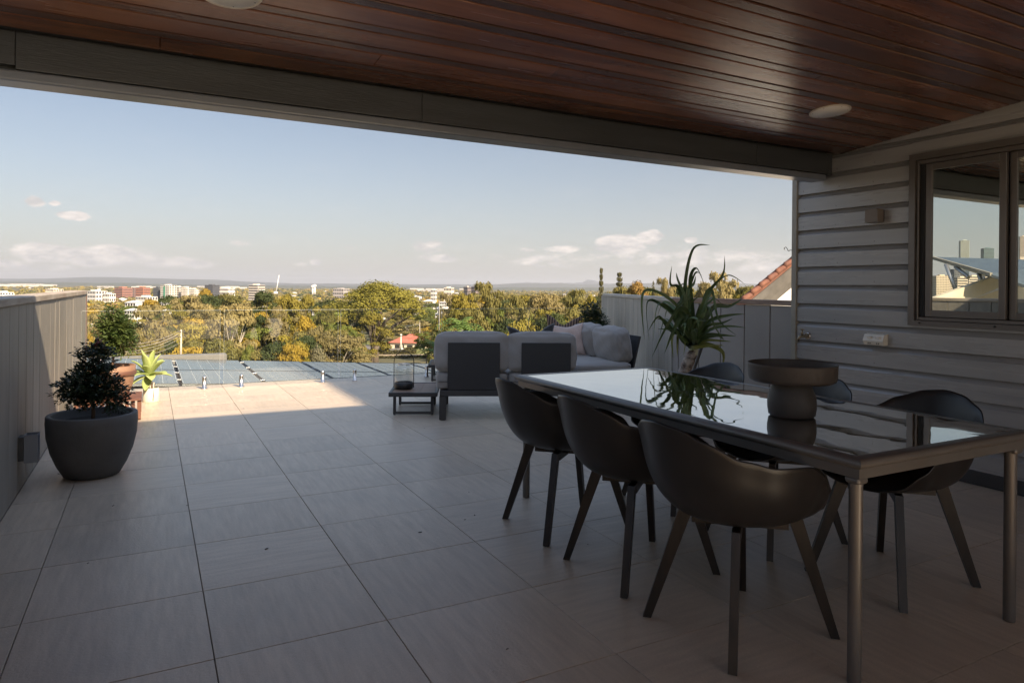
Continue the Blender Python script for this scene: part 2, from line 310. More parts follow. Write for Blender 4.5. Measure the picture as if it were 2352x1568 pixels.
M['pandyellow'] = leafmat('pandanus_old_leaf', (.22, .26, .05), (.33, .32, .09), .4, .25, vs=8)
M['fern'] = leafmat('fern_leaf', (.10, .17, .03), (.17, .24, .05), .5, .3)
# crowns of trees
TC = {'gum': ((.125, .118, .036), (.25, .21, .065)), 'gumpale': ((.18, .15, .062), (.30, .24, .10)), 'olive': ((.16, .14, .028), (.31, .25, .045)), 'fig': ((.13, .125, .022), (.27, .235, .04)),
      'yellow': ((.27, .185, .030), (.42, .29, .045)), 'orange': ((.26, .16, .045), (.38, .24, .07)), 'dark': ((.045, .060, .020), (.085, .095, .030)), 'green': ((.11, .135, .03), (.20, .21, .045)),
      'grey': ((.17, .155, .09), (.27, .24, .14)), 'pine': ((.09, .085, .038), (.15, .135, .06))}
for k, (a, b) in TC.items(): M['crown_' + k] = leafmat('crown_' + k, a, b, .7, .22, rnd_=.14, vs=.35, spec=.15)
M['trunkpale'] = pm('pale_gum_bark', (.42, .36, .30), .8, col2=(.60, .54, .47), vs=1)
M['trunkdark'] = pm('dark_bark', (.10, .075, .055), .9, col2=(.15, .115, .085), vs=1)

# ------------------------------------------------------------------ terrace floor
XJ = [-.70, -.42, .205, .815, 1.457, 2.09, 2.72, 3.35, 3.98, 4.61, 4.86]
def yrow(k): return 2.536 + .590 * k - .0047 * k * k
slab = MB().prism([(-.9, -9, -.014), (4.95, -9, -.014), (4.95, 5.67, -.014), (6.92, 9.50, -.014), (-.9, 9.50, -.014)], (0, 0, -.30)).build('terrace_floor', M['grout'])
tag(slab, kind='structure', label='grey porcelain tiled terrace floor')
tile_meshes = {}
def tile(x0, x1, y0, y1):
    g = .0018; w, l = round(x1 - x0 - 2 * g, 4), round(y1 - y0 - 2 * g, 4)
    cross = rnd.random() < .22; key = (w, l, cross)
    if key not in tile_meshes:
        tile_meshes[key] = MB().box(-w / 2, w / 2, -l / 2, l / 2, -.010, 0, bev=.0009, seg=1).mesh('tile'); tile_meshes[key].materials.append(M['tile_cross' if cross else 'tile'])
    o = link('tile', tile_meshes[key], None, slab, loc=((x0 + x1) / 2, (y0 + y1) / 2, rnd.uniform(-.0006, .0004)))
    o.rotation_euler = (rnd.uniform(-.0006, .0006), rnd.uniform(-.0006, .0006), 0)
bt = MB().box(-.70, 4.86, -9, -1.84, -.012, 0).build('rear_bounce_floor', M['tile'], slab)  # unseen floor added behind the camera to bounce sun under the roof
ks = [yrow(k) for k in range(-7, 13)] + [9.50]
for i in range(len(XJ) - 1):
    for j in range(len(ks) - 1): tile(XJ[i], XJ[i + 1], ks[j], ks[j + 1])
def clip_tile(poly):
    c = np.mean(poly, axis=0); pts = [(c[0] + (p[0] - c[0]) * .994, c[1] + (p[1] - c[1]) * .994) for p in poly]
    MB().prism([(p[0], p[1], -.010) for p in pts], (0, 0, .010)).build('tile', M['tile'], slab)
fx = lambda y: 4.95 + (y - 5.67) * .512
for j in range(len(ks) - 1):                       # tiles that run out against the splayed fence
    y0, y1 = ks[j], ks[j + 1]
    if y0 < 5.3: continue
    x = 4.86
    while x < fx(y1) - .05:
        x1 = min(x + .63, max(fx(y0), x)); x1t = min(x + .63, fx(y1))
        if y0 < 5.67 and x1 <= x: x1 = x + .02
        clip_tile([(x, y0), (max(x1, x + .01), y0), (x1t, y1), (x, y1)]); x += .63

# fallen bits on the tiles
lf = MB(); lf.box(-.012, .012, -.005, .005, 0, .0035, bev=.0015, seg=1); lfm = lf.mesh('dead_leaf'); lfm.materials.append(pm('dead_leaf', (.035, .022, .014), .8))
for i, (u, v) in enumerate([(135, 1088), (260, 1161), (202, 1293), (612, 1260), (565, 977), (430, 1160), (1077, 1130), (1068, 1193), (965, 1222), (1165, 1490), (1350, 1250), (1090, 1183), (975, 983), (560, 938)]):
    d = ray(u, v); p = OO + d * (-H / d[2]); s = rnd.uniform(.35, .8)
    o = link('dead_leaf', lfm, loc=(p[0], p[1], .0006), rot=(0, 0, rnd.uniform(0, 3)), scale=(s, s, s)); tag(o, 'tiny dry leaf scrap lying on the grey terrace tiles', 'leaf', 'dry leaf scraps scattered on the tiles')

# ------------------------------------------------------------------ left fence
fl = empty('board_fence', 'grey vertical board parapet with weathered timber cap on the left', 'fence', (-.70, 0, 0))
bw = .297
bmesh_ = MB().box(-.02, 0, -bw / 2 + .004, bw / 2 - .004, 0, 1.145, bev=.003, seg=1).mesh('board'); bmesh_.materials.append(M['fence'])
y = 4.439 - bw * 45
while y < 9.9:
    link('board', bmesh_, None, fl, loc=(rnd.uniform(-.0015, .0015), y + bw / 2, .0)); y += bw
MB().box(-.15, -.024, -9, 9.9, 0, 1.14).build('backing', M['dark'], fl)
MB().box(-.17, .012, 4.0, 9.93, 1.146, 1.192, bev=.006).build('cap_rail', M['cap'], fl)
MB().box(-.17, .012, -9, 3.994, 1.146, 1.192, bev=.006).build('cap_rail', M['cap_brown'], fl)
MB().box(-.15, .004, 9.905, 9.925, -.2, 1.143).build('end_board', M['redtimber'], fl)
# up-down light on the left fence
ll = empty('fence_light', 'dark grey square up and down light on the left fence', 'wall light', (-.70, 5.08, .27))
MB().box(0, .028, -.045, .045, -.07, .075, bev=.003).build('back_plate', M['powder'], ll)
b = MB()
for a in ((.030, .034, -.045, .045), (.096, .100, -.045, .045), (.034, .096, -.045, -.041), (.034, .096, .041, .045)): b.box(a[0], a[1], a[2], a[3], -.085, .085)
b.box(.034, .096, -.041, .041, -.03, .03); b.build('housing', M['flash'], ll)

# ------------------------------------------------------------------ right fence: splayed board part, panel part
P0 = Vector((4.95, 5.67, 0)); ang = math.atan2(.89, .4555)
M['fence_pale'] = pm('pale_fence_paint', (.36, .325, .272), .6, col2=(.43, .39, .33), vs=1.6, stretch=(6, 6, 1), bump=.18, bs=26, bstretch=(7, 7, 1), rnd_=.06)
fr = empty('splayed_fence', 'pale grey vertical board fence with bleached timber cap behind the sofa', 'fence', P0, ang)
# local x runs away along the fence, local y is outward (left-hand side is the terrace)
bm2 = MB().box(-.1495, .1495, -.02, 0, -.05, 1.145, bev=.004, seg=1).mesh('board'); bm2.materials.append(M['fence_pale'])
x = .02
k = 0
while x < 4.98:
    link('board', bm2, None, fr, loc=(x + .1525, rnd.uniform(-.0015, .0015), 0)); x += .308; k += 1
MB().box(-.0, 5.0, -.15, -.024, -.05, 1.14).build('backing', M['dark'], fr)
cb_ = MB().box(-.004, 5.02, -.16, .014, 1.146, 1.190, bev=.006).build('cap_rail', pm('bleached_cap', (.50, .44, .355), .75, col2=(.62, .56, .47), vs=3, stretch=(1, 8, 8), bump=.3, bs=18, bstretch=(1, 12, 12)), fr)
fp = empty('panel_fence', 'dark grey flat panel fence with brown timber cap between house and splayed fence', 'fence', (4.95, 4.06, 0))
ys = [4.062, 4.36, 4.662, 4.964, 5.264, 5.562, 5.66]
for a, c in zip(ys[:-1], ys[1:]): MB().box(0, .02, a + .005 - 4.06, c - .005 - 4.06, 0, 1.14, bev=.0015, seg=1).build('panel', M['panel'], fp)
MB().box(.024, .15, 0, 1.6, 0, 1.138).build('backing', M['dark'], fp)
MB().box(-.014, .16, .004, 1.606, 1.144, 1.190, bev=.005).build('cap_rail', M['cap_brown'], fp)

# ------------------------------------------------------------------ house wall with weatherboards
hw = empty('weatherboard_wall', 'grey chamfered weatherboard house wall on the right', 'wall', (4.86, 0, 0))
def cboard(y0, y1, z0, z1, dz0=0, dz1=0):
    # local coords: face at x=0, body towards +x
    fh = (z1 - z0)
    prof = [(0, z0 + .001), (0, z0 + fh * .73), (.036, z1 + .0005), (.05, z1 + .0005), (.05, z0 + .001)]
    if z1 - z0 < .1: prof = [(0, z0 + .001), (0, z1 - .002), (.05, z1 - .002), (.05, z0 + .001)]
    b = MB(); b.prism([(p[0], y0, p[1]) for p in prof], (0, y1 - y0, 0)); o = b.build('board', M['board'], hw); o.location = (rnd.uniform(-.0008, .0008), 0, 0); return o
WY0, WY1, WZ0, WZ1 = .90, 3.018, 1.038, 2.262
zs = [.708 - .1535 * k for k in range(4, 0, -1)] + [.708, .866, 1.02, 1.172, 1.325, 1.478, 1.631, 1.784, 1.935, 2.086, 2.232, 2.385, 2.54, 2.69, 2.84, 2.99]
for z0, z1 in zip(zs[:-1], zs[1:]):
    if z1 <= WZ0 + .001 or z0 >= WZ1: cboard(-6.2, 3.995, z0, z1)
    elif z0 < WZ0 < z1: cboard(WY1, 3.995, z0, z1); cboard(-6.2, WY1, z0, WZ0)
    elif z0 < WZ1 < z1: cboard(WY1, 3.995, z0, z1); cboard(-6.2, WY1, WZ1, z1)
    else: cboard(WY1, 3.995, z0, z1); cboard(-6.2, WY0, z0, z1)
MB().box(-.004, .03, -6.2, 3.995, .002, .093, bev=.002).build('base_board', M['powder'], hw)
MB().box(-.016, .075, 3.997, 4.045, 0, 3.0, bev=.003).build('corner_trim', M['trim'], hw)
MB().box(.051, .06, 3.02, 3.99, 0, 3.0).build('backing', M['dark'], hw)
nh_ = MB()
for z0 in zs[4:]:
    for yy in (3.93, 3.62, 3.31): nh_.lathe([(0, -.0012), (.0035, -.0008), (.0042, .0004)], 8, (0, 0)); bmesh.ops.transform(nh_.bm, matrix=Matrix.Translation((0, yy + rnd.uniform(-.02, .02), z0 + .028)) @ Matrix.Rotation(R(90), 4, 'Y'), verts=nh_.bm.verts[-17:])
nho = nh_.build('nail_heads', M['winframe'], hw); nho['kind'] = 'stuff'
win = MB().box(-.030, .03, WY0, WY1, WZ0, WZ0 + .035).box(-.030, .03, WY0, WY1, WZ1 - .045, WZ1).box(-.030, .03, WY1 - .045, WY1, WZ0 + .035, WZ1 - .045).box(-.03, .03, WY0, WY0 + .045, WZ0 + .035, WZ1 - .045).build('window', M['winframe'], hw)
def wpart(name, mat, *boxes, bev=.0025):
    b = MB()
    for q in boxes: b.box(*q, bev=bev, seg=1)
    return b.build(name, mat, win)
wpart('outer_track', M['winframe'], (-.012, .05, WY0 + .047, WY1 - .065, WZ0 + .037, WZ0 + .062), (-.012, .05, WY0 + .047, WY1 - .065, WZ1 - .075, WZ1 - .047), (-.012, .05, WY1 - .063, WY1 - .047, WZ0 + .037, WZ1 - .047))
wpart('track_gap', M['dark'], (.0, .052, WY1 - .100, WY1 - .066, WZ0 + .064, WZ1 - .077))
def sash(y0, y1, x):
    a, c = WZ0 + .064, WZ1 - .077
    wpart('sash', M['winframe'], (x, x + .03, y0, y0 + .042, a, c), (x, x + .03, y1 - .042, y1, a, c), (x, x + .03, y0 + .042, y1 - .042, a, a + .048), (x, x + .03, y0 + .042, y1 - .042, c - .045, c))
    wpart('pane', M['winglass'], (x + .012, x + .018, y0 + .042, y1 - .042, a + .048, c - .045), bev=0)
sash(2.398, WY1 - .102, .004); sash(1.60, 2.394, .037)
sash(.96, 1.596, .004)
for yy in (2.93, 2.44):
    wpart('screw_cap', M['dark'], (-.038, -.030, yy - .006, yy + .006, 1.052, 1.064), bev=.002)
MB().box(.0515, .055, -6.2, 3.02, 0, WZ0).box(.0515, .055, -6.2, 3.02, WZ1, 3.0).box(.0515, .055, -6.2, WY0, WZ0, WZ1).build('lining', M['dark'], hw)
# house body behind the wall, unseen, its size made up to shade the sofa
hb = empty('house', 'unseen upper house mass added behind the weatherboard wall to shade the sofa', 'house', (7, -1, 0))
MB().box(4.93 - 7, 8.95 - 7, -7 + 1, 3.98 + 1, 3.02, 7.1).box(8.75 - 7, 8.95 - 7, -6, 4.98, -3, 3.01).box(4.96 - 7, 8.74 - 7, 4.88, 4.98, -3, 3.01).box(5.9 - 7, 5.95 - 7, -6, 4.85, 0, 3.0).box(4.94 - 7, 8.7 - 7, -6, -5.9, -3, 3.01).build('wall', M['conc'], hb)
MB().prism([(4.85 - 7, -6.2, 7.11), (9.15 - 7, -6.2, 7.11), (9.15 - 7, -6.2, 7.22), (4.85 - 7, -6.2, 7.3)], (0, 11.3, 0)).build('roof', M['flash'], hb)

# fittings on the wall
wl = empty('wall_light', 'small square bronze wall light beside the window', 'wall light', (4.86, 3.27, 1.845))
MB().box(-.012, 0, -.05, .05, -.045, .045, bev=.002).build('back_plate', M['powder'], wl); MB().box(-.085, -.013, -.052, .052, -.05, .05, bev=.003).build('housing', pm('bronze_box', (.17, .14, .115), .5), wl)
pp = empty('power_outlet', 'cream weatherproof double power outlet under the window', 'power outlet', (4.86, 3.265, .918))
MB().prism([(0, -.08, -.042), (-.045, -.08, -.042), (-.062, -.08, -.012), (-.040, -.08, .036), (0, -.08, .042)], (0, .16, 0)).build('cover', M['offwhite'], pp)
for s_ in (-.038, .03):
    MB().box(-.010, .006, -.017, .017, -.014, .014, bev=.003, M=Matrix.Translation((-.052, s_, .013)) @ Matrix.Rotation(R(-24), 4, 'Y')).build('switch', M['white'], pp)
    MB().box(-.002, .002, -.003, .003, -.006, .002, M=Matrix.Translation((-.056, s_ - .008, -.028)) @ Matrix.Rotation(R(30), 4, 'Y')).box(-.002, .002, -.003, .003, -.006, .002, M=Matrix.Translation((-.056, s_ + .008, -.028)) @ Matrix.Rotation(R(30), 4, 'Y')).build('socket_slots', M['dark'], pp)
tp = empty('garden_tap', 'brass garden tap with chrome wall flange beside the corner trim', 'tap', (4.86, 3.885, .90))
b = MB(); b.tube([(0, 0, 0), (-.012, 0, 0)], [.034, .026], 20); b.build('flange', M['chrome'], tp)
b = MB(); b.tube([(-.012, 0, 0), (-.05, .005, 0), (-.085, .014, -.006), (-.10, .018, -.035)], [.012, .014, .013, .011], 12); b.tube([(-.062, .008, .008), (-.062, .008, .048)], [.012, .008], 10); b.build('spout', M['brass'], tp)
b = MB(); b.tube([(-.062, -.012, .056), (-.062, .028, .056)], .005, 8); b.lathe([(0, .048), (.008, .05), (.009, .06), (0, .066)], 12, (-.062, .008)); b.build('handle', M['brass'], tp)
hk = MB().tube([(4.862, 4.046, 1.625), (4.862, 4.075, 1.625), (4.862, 4.093, 1.618), (4.862, 4.102, 1.635), (4.862, 4.118, 1.655), (4.862, 4.135, 1.648), (4.862, 4.133, 1.632)], .0032, 8).build('hook', M['brass']); tag(hk, 'small bent metal hook on the house corner', 'hook')

# ------------------------------------------------------------------ beam and ceiling
bo = empty('roof_beam', 'long charcoal timber beam along the edge of the covered roof', 'beam', (0, 3.665, 2.18))
sbm = MB().box(-1.05, -1.0, -8.0, -.002, .05, .17).build('side_fascia', M['beam'], bo)
def zc(yv): return 2.36 + (3.665 - yv) * .091
MB().box(-.532, 1.3525, 0, .05, .036, .20, bev=.004).box(-1.05, -.533, 0, .05, .052, .20, bev=.004).build('fascia_board', M['beam'], bo)
MB().box(1.3535, 4.005, 0, .05, .036, .20, bev=.004).build('fascia_board', M['beam'], bo)
MB().box(4.0085, 4.795, 0, .05, .036, .20, bev=.004).build('fascia_board', M['beam'], bo)
MB().box(-1.05, 4.797, .006, .15, -.016, .034, bev=.012, seg=3).build('flashing', M['flash'], bo)
MB().box(4.797, 4.855, .0, .12, .03, .20, bev=.004).box(-1.05, 4.86, .054, .15, .036, .235).build('end_block', M['beam'], bo)
for (u, v) in ((262, 206), (308, 209)):
    q = onY(u, v, 3.68); o = MB().tube([(0, 0, .012), (0, 0, .0), (.006, 0, -.008)], .0035, 6).build('clip_nail', M['dark'], bo); o.location = (q[0], .02, q[2] - 2.18)
# roof sheet above
rs = MB().prism([(-1.2, 3.86, 2.40), (4.90, 3.86, 2.40), (4.90, -3.6, 2.40 + 7.46 * .091), (-1.2, -3.6, 2.40 + 7.46 * .091)], (0, 0, .05)).build('roof_sheet', M['flash']); tag(rs, 'thin metal roof sheet over the covered terrace', 'roof')
cl = MB().prism([(-1.06, 3.66, zc(3.66) + .022), (4.855, 3.66, zc(3.66) + .022), (4.855, -3.55, zc(-3.55) + .022), (-1.06, -3.55, zc(-3.55) + .022)], (0, 0, .012)).build('ceiling', M['dark']); tag(cl, kind='structure')
sl_ang = math.atan(-.091)
def cb(width, L_): return MB().box(-L_ / 2, L_ / 2, -width / 2, width / 2, 0, .016, bev=.0035, seg=1).mesh('board')
cbm = {}
yb = 3.371 + .213; kk = 0
SPK = [(3.83, 2.912), (.265, 2.90)]
while yb > -3.3:
    for (w, dy, mk) in ((.1375, -.0735, 'wood'), (.059, -.1785, 'wood_narrow')):
        yc = yb + dy
        cuts = [rnd.uniform(-.6, 4.3)] if rnd.random() < .4 else []
        if kk == 1 and w > .1: cuts = [.98]
        xs = [-1.05] + cuts + [4.852]
        for a, c in zip(xs[:-1], xs[1:]):
            L_ = round(c - a - .0015, 3); me = cb(w, L_); me.materials.append(M[mk])
            o = link('board', me, None, cl, loc=((a + c) / 2, yc, zc(yc) + rnd.uniform(-.0008, .0008))); o.rotation_euler = (sl_ang, 0, 0)
    yb -= .213; kk += 1
for i, (x, y) in enumerate(SPK):
    e = empty('ceiling_speaker', ['round white ceiling speaker near the house wall', 'round white ceiling speaker cut by the top edge of the photo'][i], 'ceiling speaker', (x, y, zc(y) - .002), 0, 'round speakers in the timber ceiling'); e.rotation_euler = (sl_ang, 0, 0)
    b = MB(); b.lathe([(.112, -.004), (.121, -.006), (.1235, -.003), (.1235, .004), (.112, .004)], 64); b.build('rim', M['cream'], e)
    b = MB(); b.lathe([(0, -.006), (.112, -.0045), (.112, .003)], 64); b.build('grille', M['white'], e)
    b = MB()
    for a in range(6): b.lathe([(0, -.0068), (.0025, -.0066), (.0025, -.004)], 10, (.103 * math.cos(a * 1.047 + .3), .103 * math.sin(a * 1.047 + .3)))
    sc = b.build('screws', M['beam'], e); sc['kind'] = 'stuff'

# ------------------------------------------------------------------ glass balustrade
spans = [(-.69, .767, 9.17), (.813, 2.225, 9.17), (2.26, 3.672, 9.17), (3.71, 5.12, 9.17), (5.155, 6.62, 9.17)]
glab = ['frameless glass balustrade panel behind the potted agave', 'frameless glass balustrade panel with two spigots left of centre', 'frameless glass balustrade panel behind the lantern', 'frameless glass balustrade panel behind the sofa back', 'frameless glass balustrade panel by the splayed fence']
spm = MB().lathe([(0, 0), (.040, 0), (.040, .006), (.026, .010), (.0255, .135), (.022, .150), (.012, .158), (0, .160)], 24).mesh('spigot', True); spm.materials.append(M['chrome'])
gbal = empty('glass_balustrade', 'frameless glass balustrade on steel spigots along the terrace edge', 'balustrade')
for i, (a, c, yy) in enumerate(spans):
    w = (c - a) / 2
    e = MB().box(-w, w, -.006, .006, .035, .962).build('glass_panel', M['glass'], gbal, loc=((a + c) / 2, yy, 0))
    o = MB().box(-w, w, -.004, .004, .9623, .9638).box(-w - .0012, -w - .0002, -.003, .003, .035, .962).box(w + .0002, w + .0012, -.003, .003, .035, .962).build('polished_edge', M['glassedge'], e); o['kind'] = 'stuff'
    pos = {0: (-.45, .593), 1: (1.018, 2.028), 2: (2.455, 3.49)}.get(i, (a + .22, c - .22))
    for x in pos: link('spigot', spm, None, gbal, loc=(x, yy, 0))
MB_ = MB().box(-.9, 6.95, 9.501, 9.515, -.30, .0035).build('edge_trim', M['powder']); tag(MB_, 'dark metal trim along the outer edge of the terrace', 'edge trim')

# ------------------------------------------------------------------ solar panels on the lower roof
def zsol(x): return -.005 - .06 * x
cellm = None
tilt = -math.atan(.06)
sarr = empty('solar_array', 'two rows of dark solar panels on the roof just below the glass balustrade', 'solar panels')
def solar_proto():
    PW, PL = 1.035, 1.64
    e = MB().box(-PW / 2, PW / 2, -PL / 2, PL / 2, -.03, -.001).build('solar_panel', M['solarback'], sarr)
    b = MB(); nx, ny = 6, 10; cw, ch = (PW - .03) / nx, (PL - .03) / ny
    for i in range(nx):
        for j in range(ny):
            x0 = -PW / 2 + .015 + i * cw + .002; y0 = -PL / 2 + .015 + j * ch + .002; x1 = x0 + cw - .004; y1 = y0 + ch - .004; c = .022
            b.prism([(x0 + c, y0, 0), (x1 - c, y0, 0), (x1, y0 + c, 0), (x1, y1 - c, 0), (x1 - c, y1, 0), (x0 + c, y1, 0), (x0, y1 - c, 0), (x0, y0 + c, 0)], (0, 0, .0022))
    o = b.build('cells', M['cell'], e); o['kind'] = 'stuff'
    b = MB(); t = .010
    for q in ((-PW / 2, PW / 2, -PL / 2, -PL / 2 + t), (-PW / 2, PW / 2, PL / 2 - t, PL / 2), (-PW / 2, -PW / 2 + t, -PL / 2 + t, PL / 2 - t), (PW / 2 - t, PW / 2, -PL / 2 + t, PL / 2 - t)): b.box(*q, -.035, .005)
    b.build('frame', M['powder'], e)
    for s_ in (-.42, .42): MB().box(PW / 2 - .012, PW / 2 + .045, s_ - .03, s_ + .03, .006, .012, bev=.002).build('clamp', M['alu'], e)
    return e
sp0 = solar_proto(); first = True
for r_ in range(2):
    for i in range(7):
        xc = .362 + .535 + 1.075 * (i - 2); o = sp0 if first else copy_tree(sp0, parent=sarr); first = False
        o.location = (xc, 9.95 + .82 + r_ * 1.652, zsol(xc)); o.rotation_euler = (0, -tilt, 0)
b = MB().prism([(-2.9, 9.75, zsol(-2.9) - .09), (7.2, 9.75, zsol(7.2) - .09), (7.2, 13.3, zsol(7.2) - .09), (-2.9, 13.3, zsol(-2.9) - .09)], (0, 0, -.1)).build('lower_roof', M['flash']); tag(b, 'grey metal lower roof carrying the solar panels', 'roof')
b = MB().box(-1.7, 1.25, 13.5, 13.8, -.42, .008, bev=.01); b = b.build('concrete_ledge', pm('grey_ledge', (.19, .18, .165), .9)); tag(b, 'pale concrete ledge just beyond the solar panels', 'ledge')
lw = MB().box(-2.8, 8.8, -9, 9.48, -9, -.32).box(-2.8, 7.1, 9.48, 13.2, -9, -.75).build('lower_storey', M['whitewall']); tag(lw, 'lower storey of the house under the terrace', 'house')

# ------------------------------------------------------------------ dining table
TX0, TX1, TY0, TY1, TZ = 1.985, 3.035, 1.385, 3.705, .745
t = empty('dining_table', 'long dining table with mirror dark glass top and bronze frame', 'table', ((TX0 + TX1) / 2, (TY0 + TY1) / 2, 0))
hx, hy = (TX1 - TX0) / 2, (TY1 - TY0) / 2
def ring(b, prof):     # sweep a profile (inset, z) round the rectangle with mitred corners
    loops = []
    for (ins, z) in prof:
        loops.append([b.bm.verts.new((sx * (hx - ins), sy * (hy - ins), z)) for sx, sy in ((-1, -1), (1, -1), (1, 1), (-1, 1))])
    n = len(loops)
    for i in range(n):
        A, B = loops[i], loops[(i + 1) % n]
        for k in range(4): b.bm.faces.new((A[k], A[(k + 1) % 4], B[(k + 1) % 4], B[k]))
b = MB(); ring(b, [(.052, TZ - .001), (.016, TZ), (.006, TZ - .005), (.001, TZ - .012), (0, TZ - .018), (.002, TZ - .024), (.008, TZ - .030), (.016, TZ - .032), (.018, TZ - .034), (.018, TZ - .066), (.040, TZ - .066), (.052, TZ - .05)])
o = b.build('frame', M['tframe'], t); autosmooth(o, 35)
MB().box(-hx + .052, hx - .052, -hy + .052, hy - .052, TZ - .010, TZ - .002).build('glass_top', M['tableglass'], t)
MB().box(-hx + .05, hx - .05, -hy + .05, hy - .05, TZ - .03, TZ - .0115).build('under_panel', M['tframe'], t)
lm = MB().lathe([(0, 0), (.0205, 0), (.0215, .004), (.0215, TZ - .1), (.026, TZ - .067)], 28).mesh('leg', True); lm.materials.append(M['tframe'])
for sx in (-1, 1):
    for sy in (-1, 1):
        link('leg', lm, None, t, loc=(sx * (hx - .058), sy * (hy - .058), 0))
        MB().box(-.027, .027, -.027, .027, TZ - .09, TZ - .0665, bev=.010, seg=3).build('corner_bracket', M['tframe'], t, loc=(sx * (hx - .054), sy * (hy - .054), 0))

# vase on the table
v = empty('pedestal_bowl', 'dark brown stoneware pedestal bowl on the glass table', 'bowl', (2.43, 2.02, TZ))
MB().lathe([(0, 0), (.086, 0), (.094, .006), (.0985, .035), (.099, .06), (.096, .085), (.085, .115), (.077, .134), (.074, .140), (.082, .1405), (.120, .141), (.160, .146), (.173, .153), (.178, .165), (.180, .215), (.181, .2235), (.178, .2245), (.176, .218), (.173, .170), (.165, .158), (.12, .154), (0, .152)], 96).build('bowl', M['vase'], v)

# ------------------------------------------------------------------ dining chairs (face +x in their own frame)
def chair_shell():
    NR, NT = 15, 72; bm = bmesh.new(); grid = []
    def key(th, table):      # table over |angle| 0 (front) .. 180 (back), smooth interpolation
        a = abs(th)
        for (a0, v0), (a1, v1) in zip(table[:-1], table[1:]):
            if a <= a1:
                q = (a - a0) / (a1 - a0); q = q * q * (3 - 2 * q); return v0 + (v1 - v0) * q
        return table[-1][1]
    hz = [(0, .436), (22, .440), (42, .470), (58, .545), (72, .640), (88, .682), (112, .688), (132, .715), (150, .770), (166, .808), (180, .820)]
    rx = [(0, .225), (20, .235), (42, .290), (60, .315), (90, .318), (120, .338), (150, .378), (180, .392)]
    cen = bm.verts.new((0, 0, .438))
    for i in range(1, NR + 1):
        row = []
        for k in range(NT):
            th = -180 + 360 * k / NT; a = R(th); s_ = i / NR; h = key(th, hz); r = key(th, rx)
            rb = .205                              # floor of the bucket
            s1 = .42
            if s_ <= s1: rr = rb * s_ / s1 * (.97); z = .438 + .010 * (s_ / s1) ** 3
            else:
                q = (s_ - s1) / (1 - s1); e = 1 - (1 - q) ** 2.1
                rr = rb * .97 + (r - rb * .97) * (e * .80 + q * .20)
                z = .448 + (h - .448) * (q ** 1.55)
                if q > .86: rr += .012 * ((q - .86) / .14) ** 2      # rolled lip
            x = rr * math.cos(a) * (1.02); y_ = rr * math.sin(a) * (.93)
            row.append(bm.verts.new((x, y_, z)))
        grid.append(row)
    for k in range(NT): bm.faces.new((cen, grid[0][k], grid[0][(k + 1) % NT]))
    for i in range(NR - 1):
        for k in range(NT): bm.faces.new((grid[i][k], grid[i + 1][k], grid[i + 1][(k + 1) % NT], grid[i][(k + 1) % NT]))
    bmesh.ops.recalc_face_normals(bm, faces=bm.faces)
    for f in bm.faces: f.smooth = True
    me = bpy.data.meshes.new('shell'); bm.to_mesh(me); bm.free(); return me
def solidified(o, th):
    m = o.modifiers.new('s', 'SOLIDIFY'); m.thickness = th; m.offset = 0
    m2 = o.modifiers.new('b', 'SUBSURF'); m2.levels = 1; m2.render_levels = 1
ch = empty('dining_chair', '', 'chair')
sh = link('shell', chair_shell(), M['plastic'], ch); solidified(sh, .010)
def legmesh(sx, sy):
    b = MB(); bx, by, tx, ty = .257 * sx, .222 * sy, .150 * sx, .130 * sy; w = .017
    d = Vector((sx * .75, sy * .66, 0)).normalized(); n = Vector((-d.y, d.x, 0))
    bot = Vector((bx, by, .004)); top = Vector((tx, ty, .432))
    def rect(c, wa, wb): return [b.bm.verts.new(c + d * a * wa + n * e * wb) for a, e in ((-1, -1), (1, -1), (1, 1), (-1, 1))]
    A, B = rect(bot, .016, .015), rect(top, .026, .015)
    for k in range(4): b.bm.faces.new((A[k], A[(k + 1) % 4], B[(k + 1) % 4], B[k]))
    b.bm.faces.new(A[::-1]); b.bm.faces.new(B)
    return b.build('leg', M['legwood'], ch)
for sx in (-1, 1):
    for sy in (-1, 1):
        legmesh(sx, sy); MB().lathe([(0, 0), (.008, 0), (.008, .005), (0, .005)], 10, (.257 * sx, .222 * sy)).build('glide', M['white'], ch)
b = MB()
for a in (math.atan2(.66, .75), -math.atan2(.66, .75)): b.box(-.175, .175, -.014, .014, .388, .432, M=Matrix.Rotation(a, 4, 'Z'))
b.box(-.07, .07, -.07, .07, .4325, .437); b.build('cross_frame', M['legwood'], ch)
CH = [((2.005, 3.13), 0, 'black moulded armchair at the far end of the table near side'), ((2.005, 2.50), 0, 'black moulded armchair in the middle of the near side of the table'), ((1.985, 1.885), 0, 'closest black moulded armchair, next to the near table leg'),
      ((2.925, 1.895), 180, 'black moulded armchair on the wall side, its back right of the bowl'), ((2.865, 2.49), 178, 'black moulded armchair on the wall side, mostly hidden behind the bowl'), ((2.865, 3.20), 182, 'black moulded armchair on the wall side, under the spiky plant')]
for i, (p, a, lab) in enumerate(CH):
    o = ch if i == 0 else copy_tree(ch); o.location = (p[0], p[1], 0); o.rotation_euler = (0, 0, R(a)); o['label'] = lab; o['group'] = 'black moulded armchairs round the dining table'

